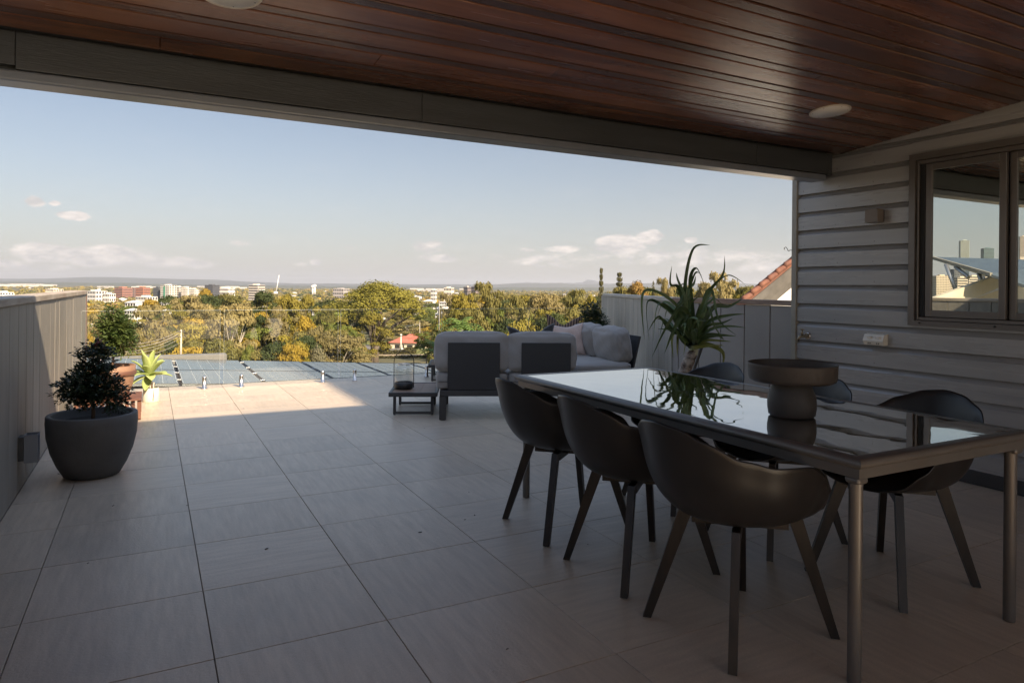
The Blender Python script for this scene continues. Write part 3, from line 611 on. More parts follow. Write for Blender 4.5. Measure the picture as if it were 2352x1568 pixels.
# ------------------------------------------------------------------ cushions and pillows
def cushion(name, w, d, h, mat, parent, loc, rot=(0, 0, 0), puff=.035, rad=.05, seed=0, wr=.006, n=14):
    r = random.Random(seed); bm = bmesh.new(); bmesh.ops.create_cube(bm, size=2.0); bmesh.ops.subdivide_edges(bm, edges=bm.edges[:], cuts=n, use_grid_fill=True)
    ph = [r.uniform(0, 6.28) for _ in range(8)]
    for vtx in bm.verts:
        x, y_, z = vtx.co; X, Y_, Z = x * w / 2, y_ * d / 2, z * h / 2
        c = Vector((max(-w / 2 + rad, min(w / 2 - rad, X)), max(-d / 2 + rad, min(d / 2 - rad, Y_)), max(-h / 2 + rad, min(h / 2 - rad, Z))))
        q = Vector((X, Y_, Z)) - c; p = c + (q.normalized() * rad if q.length > 1e-6 else Vector())
        m_ = sorted((abs(x), abs(y_), abs(z)))
        fx_ = (1 - x ** 2) * (1 - y_ ** 2) if abs(z) > .999 else ((1 - x ** 2) * (1 - z ** 2) if abs(y_) > .999 else (1 - y_ ** 2) * (1 - z ** 2))
        fx_ = max(0, fx_) ** .6
        nn = Vector((x if abs(x) > .999 else 0, y_ if abs(y_) > .999 else 0, z if abs(z) > .999 else 0)).normalized()
        wv = math.sin(x * 7 + y_ * 3 + ph[0]) * math.sin(z * 6 + ph[1] + x * 2) + .6 * math.sin(x * 15 + z * 9 + ph[2]) * math.sin(y_ * 11 + ph[3]) + .4 * math.sin(x * 27 + ph[4]) * math.sin(z * 21 - y_ * 19 + ph[5])
        vtx.co = p + nn * (puff * fx_ + wr * wv)
    for f in bm.faces: f.smooth = True
    me = bpy.data.meshes.new(name); bm.to_mesh(me); bm.free(); me.materials.append(mat)
    o = link(name, me, None, parent, loc=loc, rot=rot); m2 = o.modifiers.new('b', 'SUBSURF'); m2.levels = 1; m2.render_levels = 1
    return o
def pillow(name, w, h, t_, mat, label, loc, rot, dent=0, group=None, seed=0, ear=.05):
    r = random.Random(seed); bm = bmesh.new(); n = 22; g = {}
    for s_ in (0, 1):
        for i in range(n + 1):
            for j in range(n + 1):
                if s_ == 1 and (i in (0, n) or j in (0, n)): g[s_, i, j] = g[0, i, j]; continue
                a, c = i / n * 2 - 1, j / n * 2 - 1
                k = (1 - a * a) * (1 - c * c); th = t_ / 2 * max(k, 0) ** .42 * (1 + .12 * math.sin(a * 5 + seed) * math.cos(c * 6 + seed))
                px = a * w / 2 * (1 - .09 * (1 - c * c) + ear * abs(a * c) ** 3); pz = c * h / 2 * (1 - .09 * (1 - a * a) + ear * abs(a * c) ** 3)
                if dent: pz -= dent * math.exp(-(a / .45) ** 2) * (c + 1) / 2
                g[s_, i, j] = bm.verts.new((px, th if s_ else -th, pz))
    for s_ in (0, 1):
        for i in range(n):
            for j in range(n):
                q = [g[s_, i, j], g[s_, i + 1, j], g[s_, i + 1, j + 1], g[s_, i, j + 1]]
                bm.faces.new(q if s_ == 0 else q[::-1])
    for f in bm.faces: f.smooth = True
    me = bpy.data.meshes.new(name); bm.to_mesh(me); bm.free(); me.materials.append(mat)
    return tag(link(name, me, loc=loc, rot=rot), label, 'cushion', group)

# ------------------------------------------------------------------ sofa: section with its back to the viewer
A1 = R(-24); S1 = empty('outdoor_sofa', 'grey cushioned outdoor sofa seen from behind with charcoal back panels', 'sofa', (2.488, 6.097, 0), A1)
MB().box(-.03, 1.50, -.02, .035, .233, .287, bev=.004).box(-.03, 1.50, .88, .935, .233, .287, bev=.004).box(-.03, .02, .037, .878, .233, .287, bev=.004).box(1.45, 1.50, .037, .878, .233, .287, bev=.004).box(.0, 1.45, .036, .88, .262, .280).build('base_frame', M['powder'], S1)
for (x, y_) in ((.0, .01), (1.465, .01), (.0, .90), (1.465, .90)): MB().box(x - .033, x + .033, y_ - .025, y_ + .025, .006, .232, bev=.003).box(x - .02, x + .02, y_ - .015, y_ + .015, 0, .006).build('leg', M['powder'], S1)
for (a, c) in ((.045, .545), (.755, 1.235)):
    MB().box(a, c, -.015, .012, .289, .748, bev=.006).build('back_panel', M['mesh'], S1)
for k, (a, c) in enumerate(((-.065, .625), (.635, 1.285))):
    cushion('back_cushion', c - a, .20, .36, M['sofa'], S1, ((a + c) / 2, .135, .642), (R(-7), 0, 0), puff=.028, rad=.038, seed=3 + k, wr=.006)
    cushion('seat_cushion', c - a, .86, .165, M['sofa'], S1, ((a + c) / 2, .455, .372), (0, 0, 0), puff=.012, rad=.035, seed=8 + k, wr=.003)
    MB().box((a + c) / 2 - (c - a) / 2 + .02, (c + a) / 2 + (c - a) / 2 - .02, .012, .022, .366, .372, bev=.002).build('piping', M['powder'], S1)
# L section on the right
S2 = empty('corner_sofa_section', 'grey outdoor corner sofa section against the splayed fence', 'sofa', (4.08, 6.12, 0), R(-11))
MB().box(0, .62, 0, .05, .233, .287, bev=.004).box(0, .05, .052, 1.55, .233, .287, bev=.004).box(.57, .62, .052, 1.55, .233, .287, bev=.004).box(.02, .6, .05, 1.55, .262, .28).build('base_frame', M['powder'], S2)
for (x, y_) in ((.04, .03), (.58, .03), (.04, 1.52), (.58, 1.52)): MB().box(x - .03, x + .03, y_ - .025, y_ + .025, 0, .232, bev=.003).build('leg', M['powder'], S2)
cushion('seat_cushion', .66, .74, .175, M['sofa'], S2, (.29, .375, .378), puff=.015, rad=.04, seed=21, wr=.003)
cushion('seat_cushion', .66, .78, .175, M['sofa'], S2, (.29, 1.15, .378), puff=.015, rad=.04, seed=22, wr=.003)
for k, (a, c) in enumerate(((.08, .62), (.68, 1.3))):
    cushion('back_cushion', .58, .22, .36, M['sofa'], S2, (.54, (a + c) / 2 + .02, .640), (R(10), 0, R(-90)), puff=.035, rad=.045, seed=31 + k, wr=.008)
    MB().box(-.012, .012, a + .05, c - .05, 0, .50, bev=.006, M=Matrix.Translation((.665, 0, .26)) @ Matrix.Rotation(R(13), 4, 'Y')).build('back_panel', M['mesh'], S2)

# pillows
pillow('throw_pillow', .40, .40, .15, M['pink'], 'blush pink knitted pillow leaning on the corner sofa cushions', (4.50, 7.02, .645), (R(-14), R(-4), R(-24)), dent=.02, seed=1)
pillow('throw_pillow', .42, .42, .14, M['stripe'], 'brown and black striped pillow standing behind the pink pillow', (4.72, 7.52, .700), (R(-10), R(5), R(-30)), dent=.09, seed=2, ear=.12)
pillow('throw_pillow', .48, .44, .15, M['blackpillow'], 'black pillow showing above the back of the sofa', (3.60, 6.32, .655), (R(-12), R(-4), R(-24)), dent=.12, seed=4, ear=.10)

# side table and lantern
st = empty('side_table', 'low charcoal side table with brown timber top carrying the lantern', 'side table', (2.488, 6.097, 0), A1)
def side_table(e, x0, x1, y0, y1):
    b = MB()
    for q in ((x0, x1, y0, y0 + .028), (x0, x1, y1 - .028, y1), (x0, x0 + .028, y0 + .028, y1 - .028), (x1 - .028, x1, y0 + .028, y1 - .028)): b.box(*q, .190, .232, bev=.002, seg=1)
    b.build('top_frame', M['powder'], e)
    n = 3; w = (x1 - x0 - .058) / n
    for i in range(n): MB().box(x0 + .029 + i * w, x0 + .029 + (i + 1) * w - .002, y0 + .029, y1 - .029, .208, .228, bev=.001, seg=1).build('slat', M['teak'], e)
    for yy in (y0 + .06, y1 - .09):
        MB().box(x0 + .04, x0 + .068, yy, yy + .028, .034, .189).box(x1 - .068, x1 - .04, yy, yy + .028, .034, .189).box(x0 + .04, x1 - .04, yy, yy + .028, .010, .033, bev=.001, seg=1).box(x0 + .045, x0 + .063, yy + .004, yy + .024, 0, .009).box(x1 - .063, x1 - .045, yy + .004, yy + .024, 0, .009).build('leg', M['powder'], e)
side_table(st, -.54, -.06, .217, .95)
pl = at(951, 884, 6.72); ln = empty('glass_lantern', 'clear glass jar lantern with black base and wire handle on the side table', 'lantern', (2.31, 6.72, .233))
MB().lathe([(0, 0), (.086, 0), (.094, .006), (.096, .03), (.094, .064), (.090, .066), (.088, .012), (0, .010)], 48).build('base', pm('black_ring', (.012, .011, .010), .45), ln)
MB().lathe([(.090, .04), (.0925, .075), (.0925, .19), (.086, .215), (.070, .232), (.062, .236), (.062, .248)], 48).build('jar', M['jar'], ln)
MB().lathe([(.0645, .246), (.066, .250), (.0645, .254), (.061, .254), (.061, .246)], 48).build('rim', M['chrome'], ln)
b = MB(); pts = [(-.1015, 0, .01)] + [(-.1015, 0, .20)] + [(-.1015 * math.cos(R(a)), 0, .27 + .115 * math.sin(R(a))) for a in range(0, 181, 12)] + [(.1015, 0, .20), (.1015, 0, .01)]
b.tube(pts, .0042, 6); b.build('handle', M['dark'], ln); ln.rotation_euler = (0, 0, R(-27.9))
# second low table with fern
ct = empty('coffee_table', 'low charcoal table with timber top half hidden behind the sofa', 'coffee table', (3.30, 8.62, 0), A1); side_table(ct, 0, .75, 0, .75)
def frond(b, base, az, L_, droop, w, n=12, up_=1.2):
    p = Vector(base); d = Vector((math.cos(az), math.sin(az), up_)).normalized(); st_ = L_ / n; pts = []
    for i in range(n + 1):
        pts.append(p.copy()); p = p + d * st_; d = (d + Vector((0, 0, -droop / n))).normalized()
    for i in range(1, n + 1):
        q = pts[i]; dd = (pts[i] - pts[i - 1]).normalized(); side = dd.cross(Vector((0, 0, 1))).normalized(); ww = w * math.sin(math.pi * min(1, (i + .6) / (n + 1))) ** .7
        for s_ in (-1, 1):
            tip = q + side * s_ * ww + dd * ww * .45 + Vector((0, 0, -ww * .25)); m_ = (q + tip) / 2 + Vector((0, 0, ww * .08))
            t2 = dd * st_ * .33
            vs = [b.bm.verts.new(x) for x in (q - t2 * .6, m_ - t2, tip, m_ + t2, q + t2 * .6)]
            b.bm.faces.new(vs)
    b.tube(pts, [.003] * len(pts), 4)
fn = empty('potted_fern', 'bright green fern in a small pot on the low table behind the sofa', 'fern', (3.57, 8.86, .233))
MB().lathe([(0, 0), (.07, 0), (.10, .09), (.104, .10), (.095, .10), (.09, .08), (0, .08)], 24).build('pot', M['terracotta'], fn)
b = MB()
for i in range(30): frond(b, (rnd.uniform(-.03, .03), rnd.uniform(-.03, .03), .08), rnd.uniform(0, 6.28), rnd.uniform(.28, .46), rnd.uniform(1.0, 2.4), .055, up_=rnd.uniform(.7, 2.2))
b.build('foliage', M['fern'], fn)

# ------------------------------------------------------------------ potted shrubs
def shrub(e, stem_base, blobs, nleaf, lsize, mat, seed, stemmat=None, newmat=None, twigs=26, newz=None):
    r = random.Random(seed); b = MB(); s_ = Vector(stem_base); top = Vector(blobs[-1][0])
    b.tube([s_, s_ + Vector((.004, .002, .06)), s_ * .5 + Vector(blobs[0][0]) * .5, Vector(blobs[0][0]), top], [.013, .012, .009, .007, .002], 8)
    tips = []
    for i in range(twigs):
        c, rad = r.choice(blobs); d = Vector((r.gauss(0, 1), r.gauss(0, 1), r.gauss(.2, .7))).normalized(); tip = Vector(c) + Vector((d.x * rad[0], d.y * rad[1], d.z * rad[2])) * r.uniform(.8, 1.02)
        st_ = Vector((s_.x, s_.y, s_.z)) + (Vector(c) - s_) * r.uniform(.4, 1.0); mid = (st_ + tip) / 2 + Vector((0, 0, -.01)); b.tube([st_, mid, tip], [.004, .003, .0015], 5); tips.append((st_, mid, tip))
    b.build('stem', stemmat or M['bark'], e)
    lb = MB(); nb = MB()
    def leaf(bb, p, d, sz):
        d = d.normalized(); sd_ = d.cross(Vector((r.gauss(0, .5), r.gauss(0, .5), 1))).normalized(); n_ = sd_.cross(d); w = sz * .26
        v = [bb.bm.verts.new(x) for x in (p, p + d * sz * .45 + sd_ * w + n_ * sz * .08, p + d * sz - n_ * sz * .10, p + d * sz * .45 - sd_ * w + n_ * sz * .08, p + d * sz * .5)]
        bb.bm.faces.new((v[0], v[1], v[4])); bb.bm.faces.new((v[1], v[2], v[4])); bb.bm.faces.new((v[2], v[3], v[4])); bb.bm.faces.new((v[3], v[0], v[4]))
    wts = [bl[1][0] * bl[1][1] * bl[1][2] for bl in blobs]
    sprays = int(nleaf / 7)
    for i in range(sprays):
        c, rad = r.choices(blobs, wts)[0]; d = Vector((r.gauss(0, 1), r.gauss(0, 1), r.gauss(0, 1))).normalized(); rr = r.uniform(.25, 1.0) ** .45 * r.choice((1, 1, 1, 1.07))
        p = Vector(c) + Vector((d.x * rad[0], d.y * rad[1], d.z * rad[2])) * rr
        out = (d + Vector((r.gauss(0, .4), r.gauss(0, .4), r.gauss(.1, .4)))).normalized()
        L_ = lsize * r.uniform(1.6, 2.6); side = out.cross(Vector((0, 0, 1))).normalized() if abs(out.z) < .95 else Vector((1, 0, 0))
        bb = nb if (newz is not None and p.z > newz and r.random() < .2) else lb
        for k in range(7):
            t_ = k / 6; q = p + out * L_ * (t_ - .5) + Vector((0, 0, -.012 * t_ * t_)); s2 = 1 if k % 2 else -1
            leaf(bb, q, out * .7 + side * s2 * (1 - t_ * .7) + Vector((r.gauss(0, .2), r.gauss(0, .2), r.gauss(0, .2))), lsize * r.uniform(.75, 1.15))
    o = lb.build('foliage', mat, e)
    if newmat and len(nb.bm.verts): ng = nb.build('new_growth', newmat, e); ng['kind'] = 'stuff'
bp = empty('potted_shrub', 'dark leafy shrub in a large charcoal bowl planter by the left fence', 'potted plant', (-.335, 5.36, 0))
MB().lathe([(0, 0), (.150, 0), (.165, .008), (.205, .08), (.240, .17), (.262, .27), (.268, .36), (.266, .405), (.262, .412), (.240, .412), (.234, .405), (.232, .36), (.21, .355), (0, .352)], 72).build('pot', M['pot'], bp)
MB().lathe([(0, .366), (.12, .362), (.232, .357)], 36).build('soil', M['soil'], bp)
shrub(bp, (.0, 0, .355), [((0, 0, .62), (.145, .145, .13)), ((-.07, .03, .59), (.15, .14, .075)), ((.09, -.04, .57), (.13, .12, .07)), ((.02, 0, .76), (.105, .105, .10)), ((-.09, .05, .52), (.11, .11, .05)), ((.13, -.06, .49), (.09, .10, .045)), ((-.01, 0, .85), (.075, .075, .04)), ((.06, -.03, .86), (.04, .04, .04))], 5600, .032, M['shrub_dark'], 5, newmat=M['shrub_new'], newz=.86)
b2 = empty('potted_lilly_pilly', 'taller green shrub in a terracotta pot behind the dark planter', 'potted plant', (-.335, 7.55, 0))
MB().lathe([(0, .20), (.15, .20), (.19, .30), (.215, .44), (.215, .50), (.20, .50), (.19, .46), (0, .45)], 48).build('pot', M['terracotta'], b2)
MB().lathe([(.2155, .405), (.222, .41), (.225, .445), (.2175, .45)], 48).build('band', M['brownband'], b2)
shrub(b2, (.02, 0, .45), [((.04, 0, .80), (.14, .14, .15)), ((.10, -.05, .72), (.12, .12, .10)), ((-.03, .03, .90), (.09, .09, .10)), ((.02, 0, 1.0), (.05, .05, .09)), ((.10, -.05, .90), (.085, .085, .08)), ((.0, .0, 1.12), (.012, .012, .09))], 5200, .034, M['shrub_lit'], 9, newmat=M['shrub_new'], newz=1.06)
b3 = empty('plant_stand', 'slatted dark timber plant stand under the terracotta pot', 'plant stand', (-.335, 7.55, 0))
for i in range(11):
    a = -.25 + i * .05; MB().box(a - .016, a + .016, -.25, -.235, .012, .185, bev=.002, seg=1).build('slat', M['redtimber'], b3)
MB().box(-.27, .27, -.27, .27, .187, .199, bev=.002).build('top', M['redtimber'], b3)
for sx in (-.25, .25):
    for sy in (-.22, .25): MB().box(sx - .015, sx + .015, sy - .01, sy + .012, 0, .186).build('leg', M['redtimber'], b3)
b4 = empty('potted_bay_shrub', 'dense green shrub in dark pot at the end of the splayed fence', 'potted plant', (6.05, 8.75, 0))
MB().lathe([(0, 0), (.14, 0), (.20, .25), (.215, .45), (.20, .45), (.19, .40), (0, .40)], 36).build('pot', M['pot'], b4)
shrub(b4, (0, 0, .40), [((0, 0, .78), (.20, .20, .17)), ((.05, -.03, .68), (.18, .18, .14)), ((-.03, .03, .95), (.15, .15, .12)), ((.03, 0, 1.04), (.08, .08, .07))], 3200, .042, M['shrub_right'], 13)

# agave in a small cream watering can
ag = empty('potted_agave', 'pale green agave growing in a small cream watering can', 'potted plant', (.016, 8.43, 0))
b = MB(); b.lathe([(0, 0), (.084, 0), (.086, .003), (.0765, .150), (.0745, .150), (.073, .13), (0, .12)], 48); b.build('can', M['cream'], ag)
b = MB(); b.tube([(.03, -.076, .135), (.03, -.10, .115), (.03, -.112, .075), (.025, -.108, .04), (.02, -.088, .022)], .0045, 8); b.tube([(-.01, -.06, .148), (-.012, -.045, .20), (.0, -.01, .222), (.012, .03, .20), (.012, .06, .148)], .0075, 8); b.tube([(.02, -.055, .148), (.022, -.04, .185), (.028, -.01, .205), (.03, .03, .18), (.03, .055, .148)], .005, 8)
b.build('handle', M['cream'], ag)
b = MB(); b.tube([(0, 0, .12), (-.015, 0, .2), (-.02, 0, .27)], [.02, .017, .02], 10); b.build('stem', M['bark'], ag)
def blade(parent, name, mat, pts, wid, thick=.004, cup=.25, n=18, tipw=.0, side0=None, basew=.55, wpow=.75, thru=False):
    P = [Vector(p) for p in pts]
    def bez(t_):
        if thru:
            m_ = len(P) - 1; x = min(t_ * m_, m_ - 1e-6); i = int(x); f = x - i; p0, p1, p2, p3 = P[max(i - 1, 0)], P[i], P[i + 1], P[min(i + 2, m_)]
            return .5 * (2 * p1 + (p2 - p0) * f + (2 * p0 - 5 * p1 + 4 * p2 - p3) * f * f + (3 * p1 - p0 - 3 * p2 + p3) * f ** 3)
        q = P[:]
        while len(q) > 1: q = [q[i].lerp(q[i + 1], t_) for i in range(len(q) - 1)]
        return q[0]
    b = MB(); rows = []; prevs = side0
    for i in range(n + 1):
        t_ = i / n; p = bez(t_); d = (bez(min(1, t_ + .01)) - bez(max(0, t_ - .01))).normalized()
        if prevs is None: s_ = d.cross(Vector((0, 0, 1)));  s_ = s_.normalized() if s_.length > .05 else Vector((1, 0, 0))
        else: s_ = (prevs - d * prevs.dot(d)).normalized()
        prevs = s_; nn = s_.cross(d)
        if basew < .5: w = wid * (math.sin(math.pi * (.12 + .88 * t_) ** 1.15) ** wpow) * .5
        else: w = wid * .5 * (1 - max(0, (t_ - .25) / .75) ** 2.2) * (.75 + .25 * min(1, t_ * 6))
        w = max(w, .0008 + tipw)
        rows.append([b.bm.verts.new(p + s_ * w * e + nn * (w * cup * abs(e) ** 1.5)) for e in (-1, -.5, 0, .5, 1)])
    for i in range(n):
        for k in range(4): f = b.bm.faces.new((rows[i][k], rows[i][k + 1], rows[i + 1][k + 1], rows[i + 1][k])); f.smooth = True
    o = b.build(name, mat, parent); m_ = o.modifiers.new('s', 'SOLIDIFY'); m_.thickness = thick; m_.offset = -1; return o
# agave leaves: directions in (image right, up, towards the viewer)
rt3 = Vector(rt); tow = Vector((-fw[0], -fw[1], 0)); up3 = Vector((0, 0, 1))
ac = Vector((-.02, 0, .27))
for (r_, u_, t_, wd) in [(-.06, .27, .02, .105), (-.01, .24, .10, .10), (.09, .23, -.02, .105), (.16, .17, .06, .105), (.20, .05, .10, .10), (.17, .00, -.08, .09), (-.12, .17, .08, .10), (-.19, .07, .05, .10), (-.20, .02, -.08, .09), (-.12, -.09, .12, .105), (.03, -.12, .14, .10), (.10, -.01, .17, .10), (-.10, .12, -.12, .09), (.05, .16, -.16, .09), (.02, .13, .15, .08), (-.05, .03, .18, .09), (.05, .27, .03, .075)]:
    e_ = rt3 * r_ * 1.15 + up3 * u_ + tow * t_; m1 = ac + e_ * .40 + up3 * .035; m2 = ac + e_ * .78 + up3 * .022
    blade(ag, 'leaf', M['agave'], [ac, m1, m2, ac + e_ * 1.08], wd * .92, thick=.006, cup=.35, basew=.3, wpow=.8)

# ------------------------------------------------------------------ pandanus
D0 = 5.95
pb = at(1592, 806, D0); pa = empty('pandanus_plant', 'tall spiky strap leaved pandanus leaning by the panel fence', 'potted plant', (pb[0] - .16, pb[1], 0))
pbl = Vector(pb) - pa.location
MB().lathe([(0, 0), (.17, 0), (.21, .14), (.225, .28), (.205, .28), (.19, .25), (0, .24)], 40).build('pot', M['pot'], pa)
b = MB(); tb = Vector((pbl.x - .20 * rt[0], pbl.y - .20 * rt[1], .20)); n_ = 26; pts = []; rad = []
for i in range(n_ + 1):
    t_ = i / n_; pts.append(tb.lerp(pbl, t_) + Vector((0, 0, .02 * math.sin(t_ * 3)))); rad.append((.060 - .012 * t_) * (1 + .035 * math.sin(i * 2.4) + rnd.uniform(-.03, .03)) * (1 if t_ < .93 else .85))
b.tube(pts, rad, 20); b.build('trunk', M['pandbark'], pa)
b = MB(); b.tube([pbl + up3 * -.03, pbl + up3 * .03 + rt3 * .01, pbl + up3 * .09 + rt3 * .02], [.040, .038, .026], 14); b.build('leaf_base', pm('leaf_base', (.55, .50, .30), .6, col2=(.65, .60, .42), vs=20), pa)
b = MB(); b.tube([pbl + rt3 * -.13 + Vector((0, 0, -.62)) - tow * .05, pbl + rt3 * .09 + up3 * .03 - tow * .05], .012, 8); b.build('stake', M['gboard'], pa)
zr = lambda x, y_, t_=0: Vector(at(516.6 + 0 + (2200 / 1.6327 - 516.6) + x / 4.267, 850 / 1.6327 + y_ / 4.267, D0 - t_)) - pa.location
zb = (1020, 1190)
PL = [  # control points in the crown: (right, down, towards the viewer), width
 ([(1010, 950, 0), (960, 600, .1), (1040, 220, .12), (1210, 180, .1)], .055, 0), ([(1040, 900, .05), (1010, 520, .1), (1080, 400, .15), (1165, 590, .2)], .055, 0), ([(990, 950, 0), (900, 600, .0), (820, 560, .05), (835, 385, .05)], .05, 0),
 ([(980, 900, .1), (960, 700, .12), (890, 520, .1), (880, 450, .1)], .05, 0), ([(1070, 950, 0), (1180, 650, .05), (1330, 470, .1), (1352, 285, .1)], .05, 0), ([(1060, 950, -.1), (1200, 640, -.15), (1380, 470, -.2), (1555, 565, -.2)], .05, 0),
 ([(960, 1000, .1), (840, 740, .2), (560, 640, .25), (565, 1105, .3)], .06, 0), ([(960, 1000, 0), (780, 800, -.05), (600, 740, 0), (612, 1115, .1)], .055, 0), ([(1000, 900, .25), (900, 800, .4), (760, 1000, .45), (640, 1275, .5)], .075, 0),
 ([(960, 1050, .1), (840, 980, .15), (740, 900, .15), (690, 905, .15)], .075, 0), ([(960, 1080, .15), (800, 1000, .25), (700, 880, .3), (598, 1030, .35)], .05, 0), ([(980, 1120, .1), (870, 1050, .2), (840, 1120, .2), (850, 1285, .2)], .055, 1),
 ([(980, 1130, .1), (900, 1060, .15), (885, 1150, .2), (890, 1280, .2)], .05, 1), ([(1080, 1100, 0), (1230, 800, 0), (1400, 780, 0), (1540, 695, .05)], .07, 0), ([(1080, 1110, .1), (1200, 930, .15), (1380, 870, .2), (1548, 855, .2)], .06, 0),
 ([(1080, 1130, 0), (1220, 1010, 0), (1400, 980, 0), (1562, 992, 0)], .06, 0), ([(1070, 1150, .15), (1180, 1060, .2), (1330, 1060, .25), (1462, 1072, .3)], .055, 0), ([(1070, 1170, .05), (1180, 1120, .1), (1300, 1120, .1), (1412, 1125, .1)], .05, 1),
 ([(1060, 1180, .2), (1160, 1160, .3), (1260, 1160, .3), (1345, 1162, .3)], .05, 1), ([(1050, 1190, .1), (1180, 1160, .2), (1330, 1230, .25), (1330, 1375, .25)], .075, 1), ([(1080, 950, .2), (1230, 620, .3), (1300, 900, .35), (1465, 1062, .4)], .065, 0),
 ([(1060, 1000, .1), (1100, 800, .15), (1180, 700, .2), (1205, 690, .2)], .06, 0), ([(1020, 950, .1), (990, 650, .12), (1050, 560, .12), (1070, 480, .12)], .055, 0), ([(1080, 1000, 0), (1140, 760, 0), (1190, 620, 0), (1300, 560, 0)], .055, 0),
 ([(970, 1040, .2), (870, 900, .3), (900, 780, .35), (1080, 660, .35)], .065, 0), ([(1000, 1100, .3), (930, 980, .42), (960, 960, .5), (945, 1075, .52)], .06, 0), ([(1020, 1100, .25), (1010, 900, .4), (1090, 900, .5), (1100, 1000, .52)], .07, 0),
 ([(990, 1050, .1), (920, 900, .1), (900, 800, .1), (960, 620, .0)], .055, 0), ([(1050, 1080, .2), (1120, 900, .3), (1160, 820, .3), (1180, 740, .25)], .06, 0), ([(1000, 1150, .25), (900, 1080, .4), (860, 1020, .45), (700, 1000, .5)], .05, 0),
 ([(1040, 1000, -.2), (1000, 700, -.4), (950, 560, -.5), (900, 640, -.55)], .055, 0), ([(1060, 1000, -.2), (1150, 750, -.4), (1240, 690, -.5), (1330, 760, -.6)], .055, 0), ([(1000, 1000, -.2), (860, 800, -.4), (760, 740, -.5), (700, 860, -.6)], .055, 0)]
PL2 = [([(zb[0] + (x - zb[0]) * q + rnd.uniform(-45, 45), zb[1] + (y_ - zb[1]) * q + rnd.uniform(-30, 30), t_ + rnd.uniform(-.12, .12)) for (x, y_, t_) in pts], wd * .9, old) for (pts, wd, old) in PL[::2] for q in (rnd.uniform(.62, .85),)]
for pts, wd, old in PL + PL2:
    cp = [zr(*zb, 0) + up3 * .01] + [zr(x, y_, t_) for (x, y_, t_) in pts]
    # pull the curve through its way-points a little
    d_ = cp[-1] - cp[0]; sd0 = d_.cross(tow).cross(d_).normalized() if False else rt3.cross(d_).cross(d_)
    s0 = d_.cross(tow); s0 = (s0.normalized() * .75 + tow.cross(d_.cross(tow)).normalized() * 0 + Vector((rnd.gauss(0, .35), rnd.gauss(0, .35), rnd.gauss(0, .2)))).normalized()
    blade(pa, 'leaf', M['pandyellow' if old else 'pandleaf'], cp, wd * .64, thick=.0012, cup=.7, n=30, side0=s0, thru=True)

# ------------------------------------------------------------------ neighbour's tiled gable to the right of the fence
YG = 11.0
gb = empty('gable_house', 'neighbouring gable end with red clay ridge tiles and grey rake boards', 'house')
pA, pB = onY(1690, 697, YG), onY(1830, 583, YG)
sl_ = Vector((pB[0] - pA[0], 0, pB[2] - pA[2])); sl_ = sl_.normalized(); nrm = Vector((-sl_.z, 0, sl_.x))
pA = Vector(pA) - sl_ * .6 - Vector((0, 0, .11)); Lr = 4.2
def rake(off0, off1, y0, y1, name, mat):
    a = pA - nrm * off0; c = pA - nrm * off1
    return MB().prism([(a.x, y0, a.z), (a.x + sl_.x * Lr, y0, a.z + sl_.z * Lr), (c.x + sl_.x * Lr, y0, c.z + sl_.z * Lr), (c.x, y0, c.z)], (0, y1 - y0, 0)).build(name, mat, gb)
rake(.10, .27, YG + .02, YG + .06, 'rake_board', M['gboard']); rake(.285, .43, YG + .10, YG + .14, 'rake_board', M['gboard']); rake(.445, .60, YG + .16, YG + .20, 'rake_board', M['gboard'])
rake(.05, .10, YG + .05, YG + .32, 'roof', M['rooftile'])
a = pA - nrm * .60; MB().prism([(a.x, YG + .25, a.z), (a.x + sl_.x * Lr, YG + .25, a.z + sl_.z * Lr), (a.x + sl_.x * Lr, YG + .25, -4), (a.x, YG + .25, -4)], (0, .3, 0)).build('wall', M['whitewall'], gb)
k = 0; s_ = 0
while s_ < Lr:
    p = pA + sl_ * s_; b = MB(); L_ = .36
    b.tube([p + sl_ * -.03 + nrm * .0 + Vector((0, YG - p.y + .06, 0)), p + sl_ * (L_ * .15) + nrm * .025 + Vector((0, YG - p.y + .06, 0)), p + sl_ * L_ + nrm * -.015 + Vector((0, YG - p.y + .06, 0))], [.062, .070, .054], 14)
    b.build('ridge_tile', M['rooftile'], gb); s_ += .31

# ------------------------------------------------------------------ neighbour on the left (seen mirrored in the window)
def mir(u, v, X):           # point at world X whose image in the window pane is seen at (u,v)
    d = ray(u, v); t_ = 4.875 / d[0]; p = OO + d * t_; return np.array([X, p[1] + d[1] * (4.875 - X) / d[0], p[2] + d[2] * (4.875 - X) / d[0]])
zz = lambda x, y_: (2082.4 + x / 3.659, 336.9 + y_ / 3.659)
nh = empty('cream_house', 'cream rendered neighbouring house reflected in the window', 'house')
XF = lambda x: -7.0 - 3.2 * (x - 150) / 900
def cream(pl, dx, name, bot=None):
    pts = [mir(*zz(x, y_), XF(x) + dx) for x, y_ in pl]; n = Vector((.6, -.8, 0))
    return MB().prism([tuple(p) for p in pts], tuple(n * -.25)).build(name, M['creamwall'], nh)
cream([(150, 1300), (770, 1078), (1500, 800), (1500, 960), (770, 1190), (430, 1330)], 0, 'roof_fascia')
cream([(430, 1325), (1500, 950), (1500, 1900), (430, 1900)], -.3, 'wall')
sa = empty('solar_awning', 'tilted solar panel awning on struts reflected in the window', 'solar panel')
q = [mir(*zz(205, 925), -9), mir(*zz(1400, 960), -10), mir(*zz(1400, 1300), -8), mir(*zz(700, 1070), -8)]
MB().prism([tuple(p) for p in q], (0, 0, -.06)).build('panel_sheet', M['cell'], sa)
q = [mir(*zz(205, 945), -8.95), mir(*zz(700, 1085), -7.95), mir(*zz(700, 1060), -7.95), mir(*zz(205, 920), -8.95)]
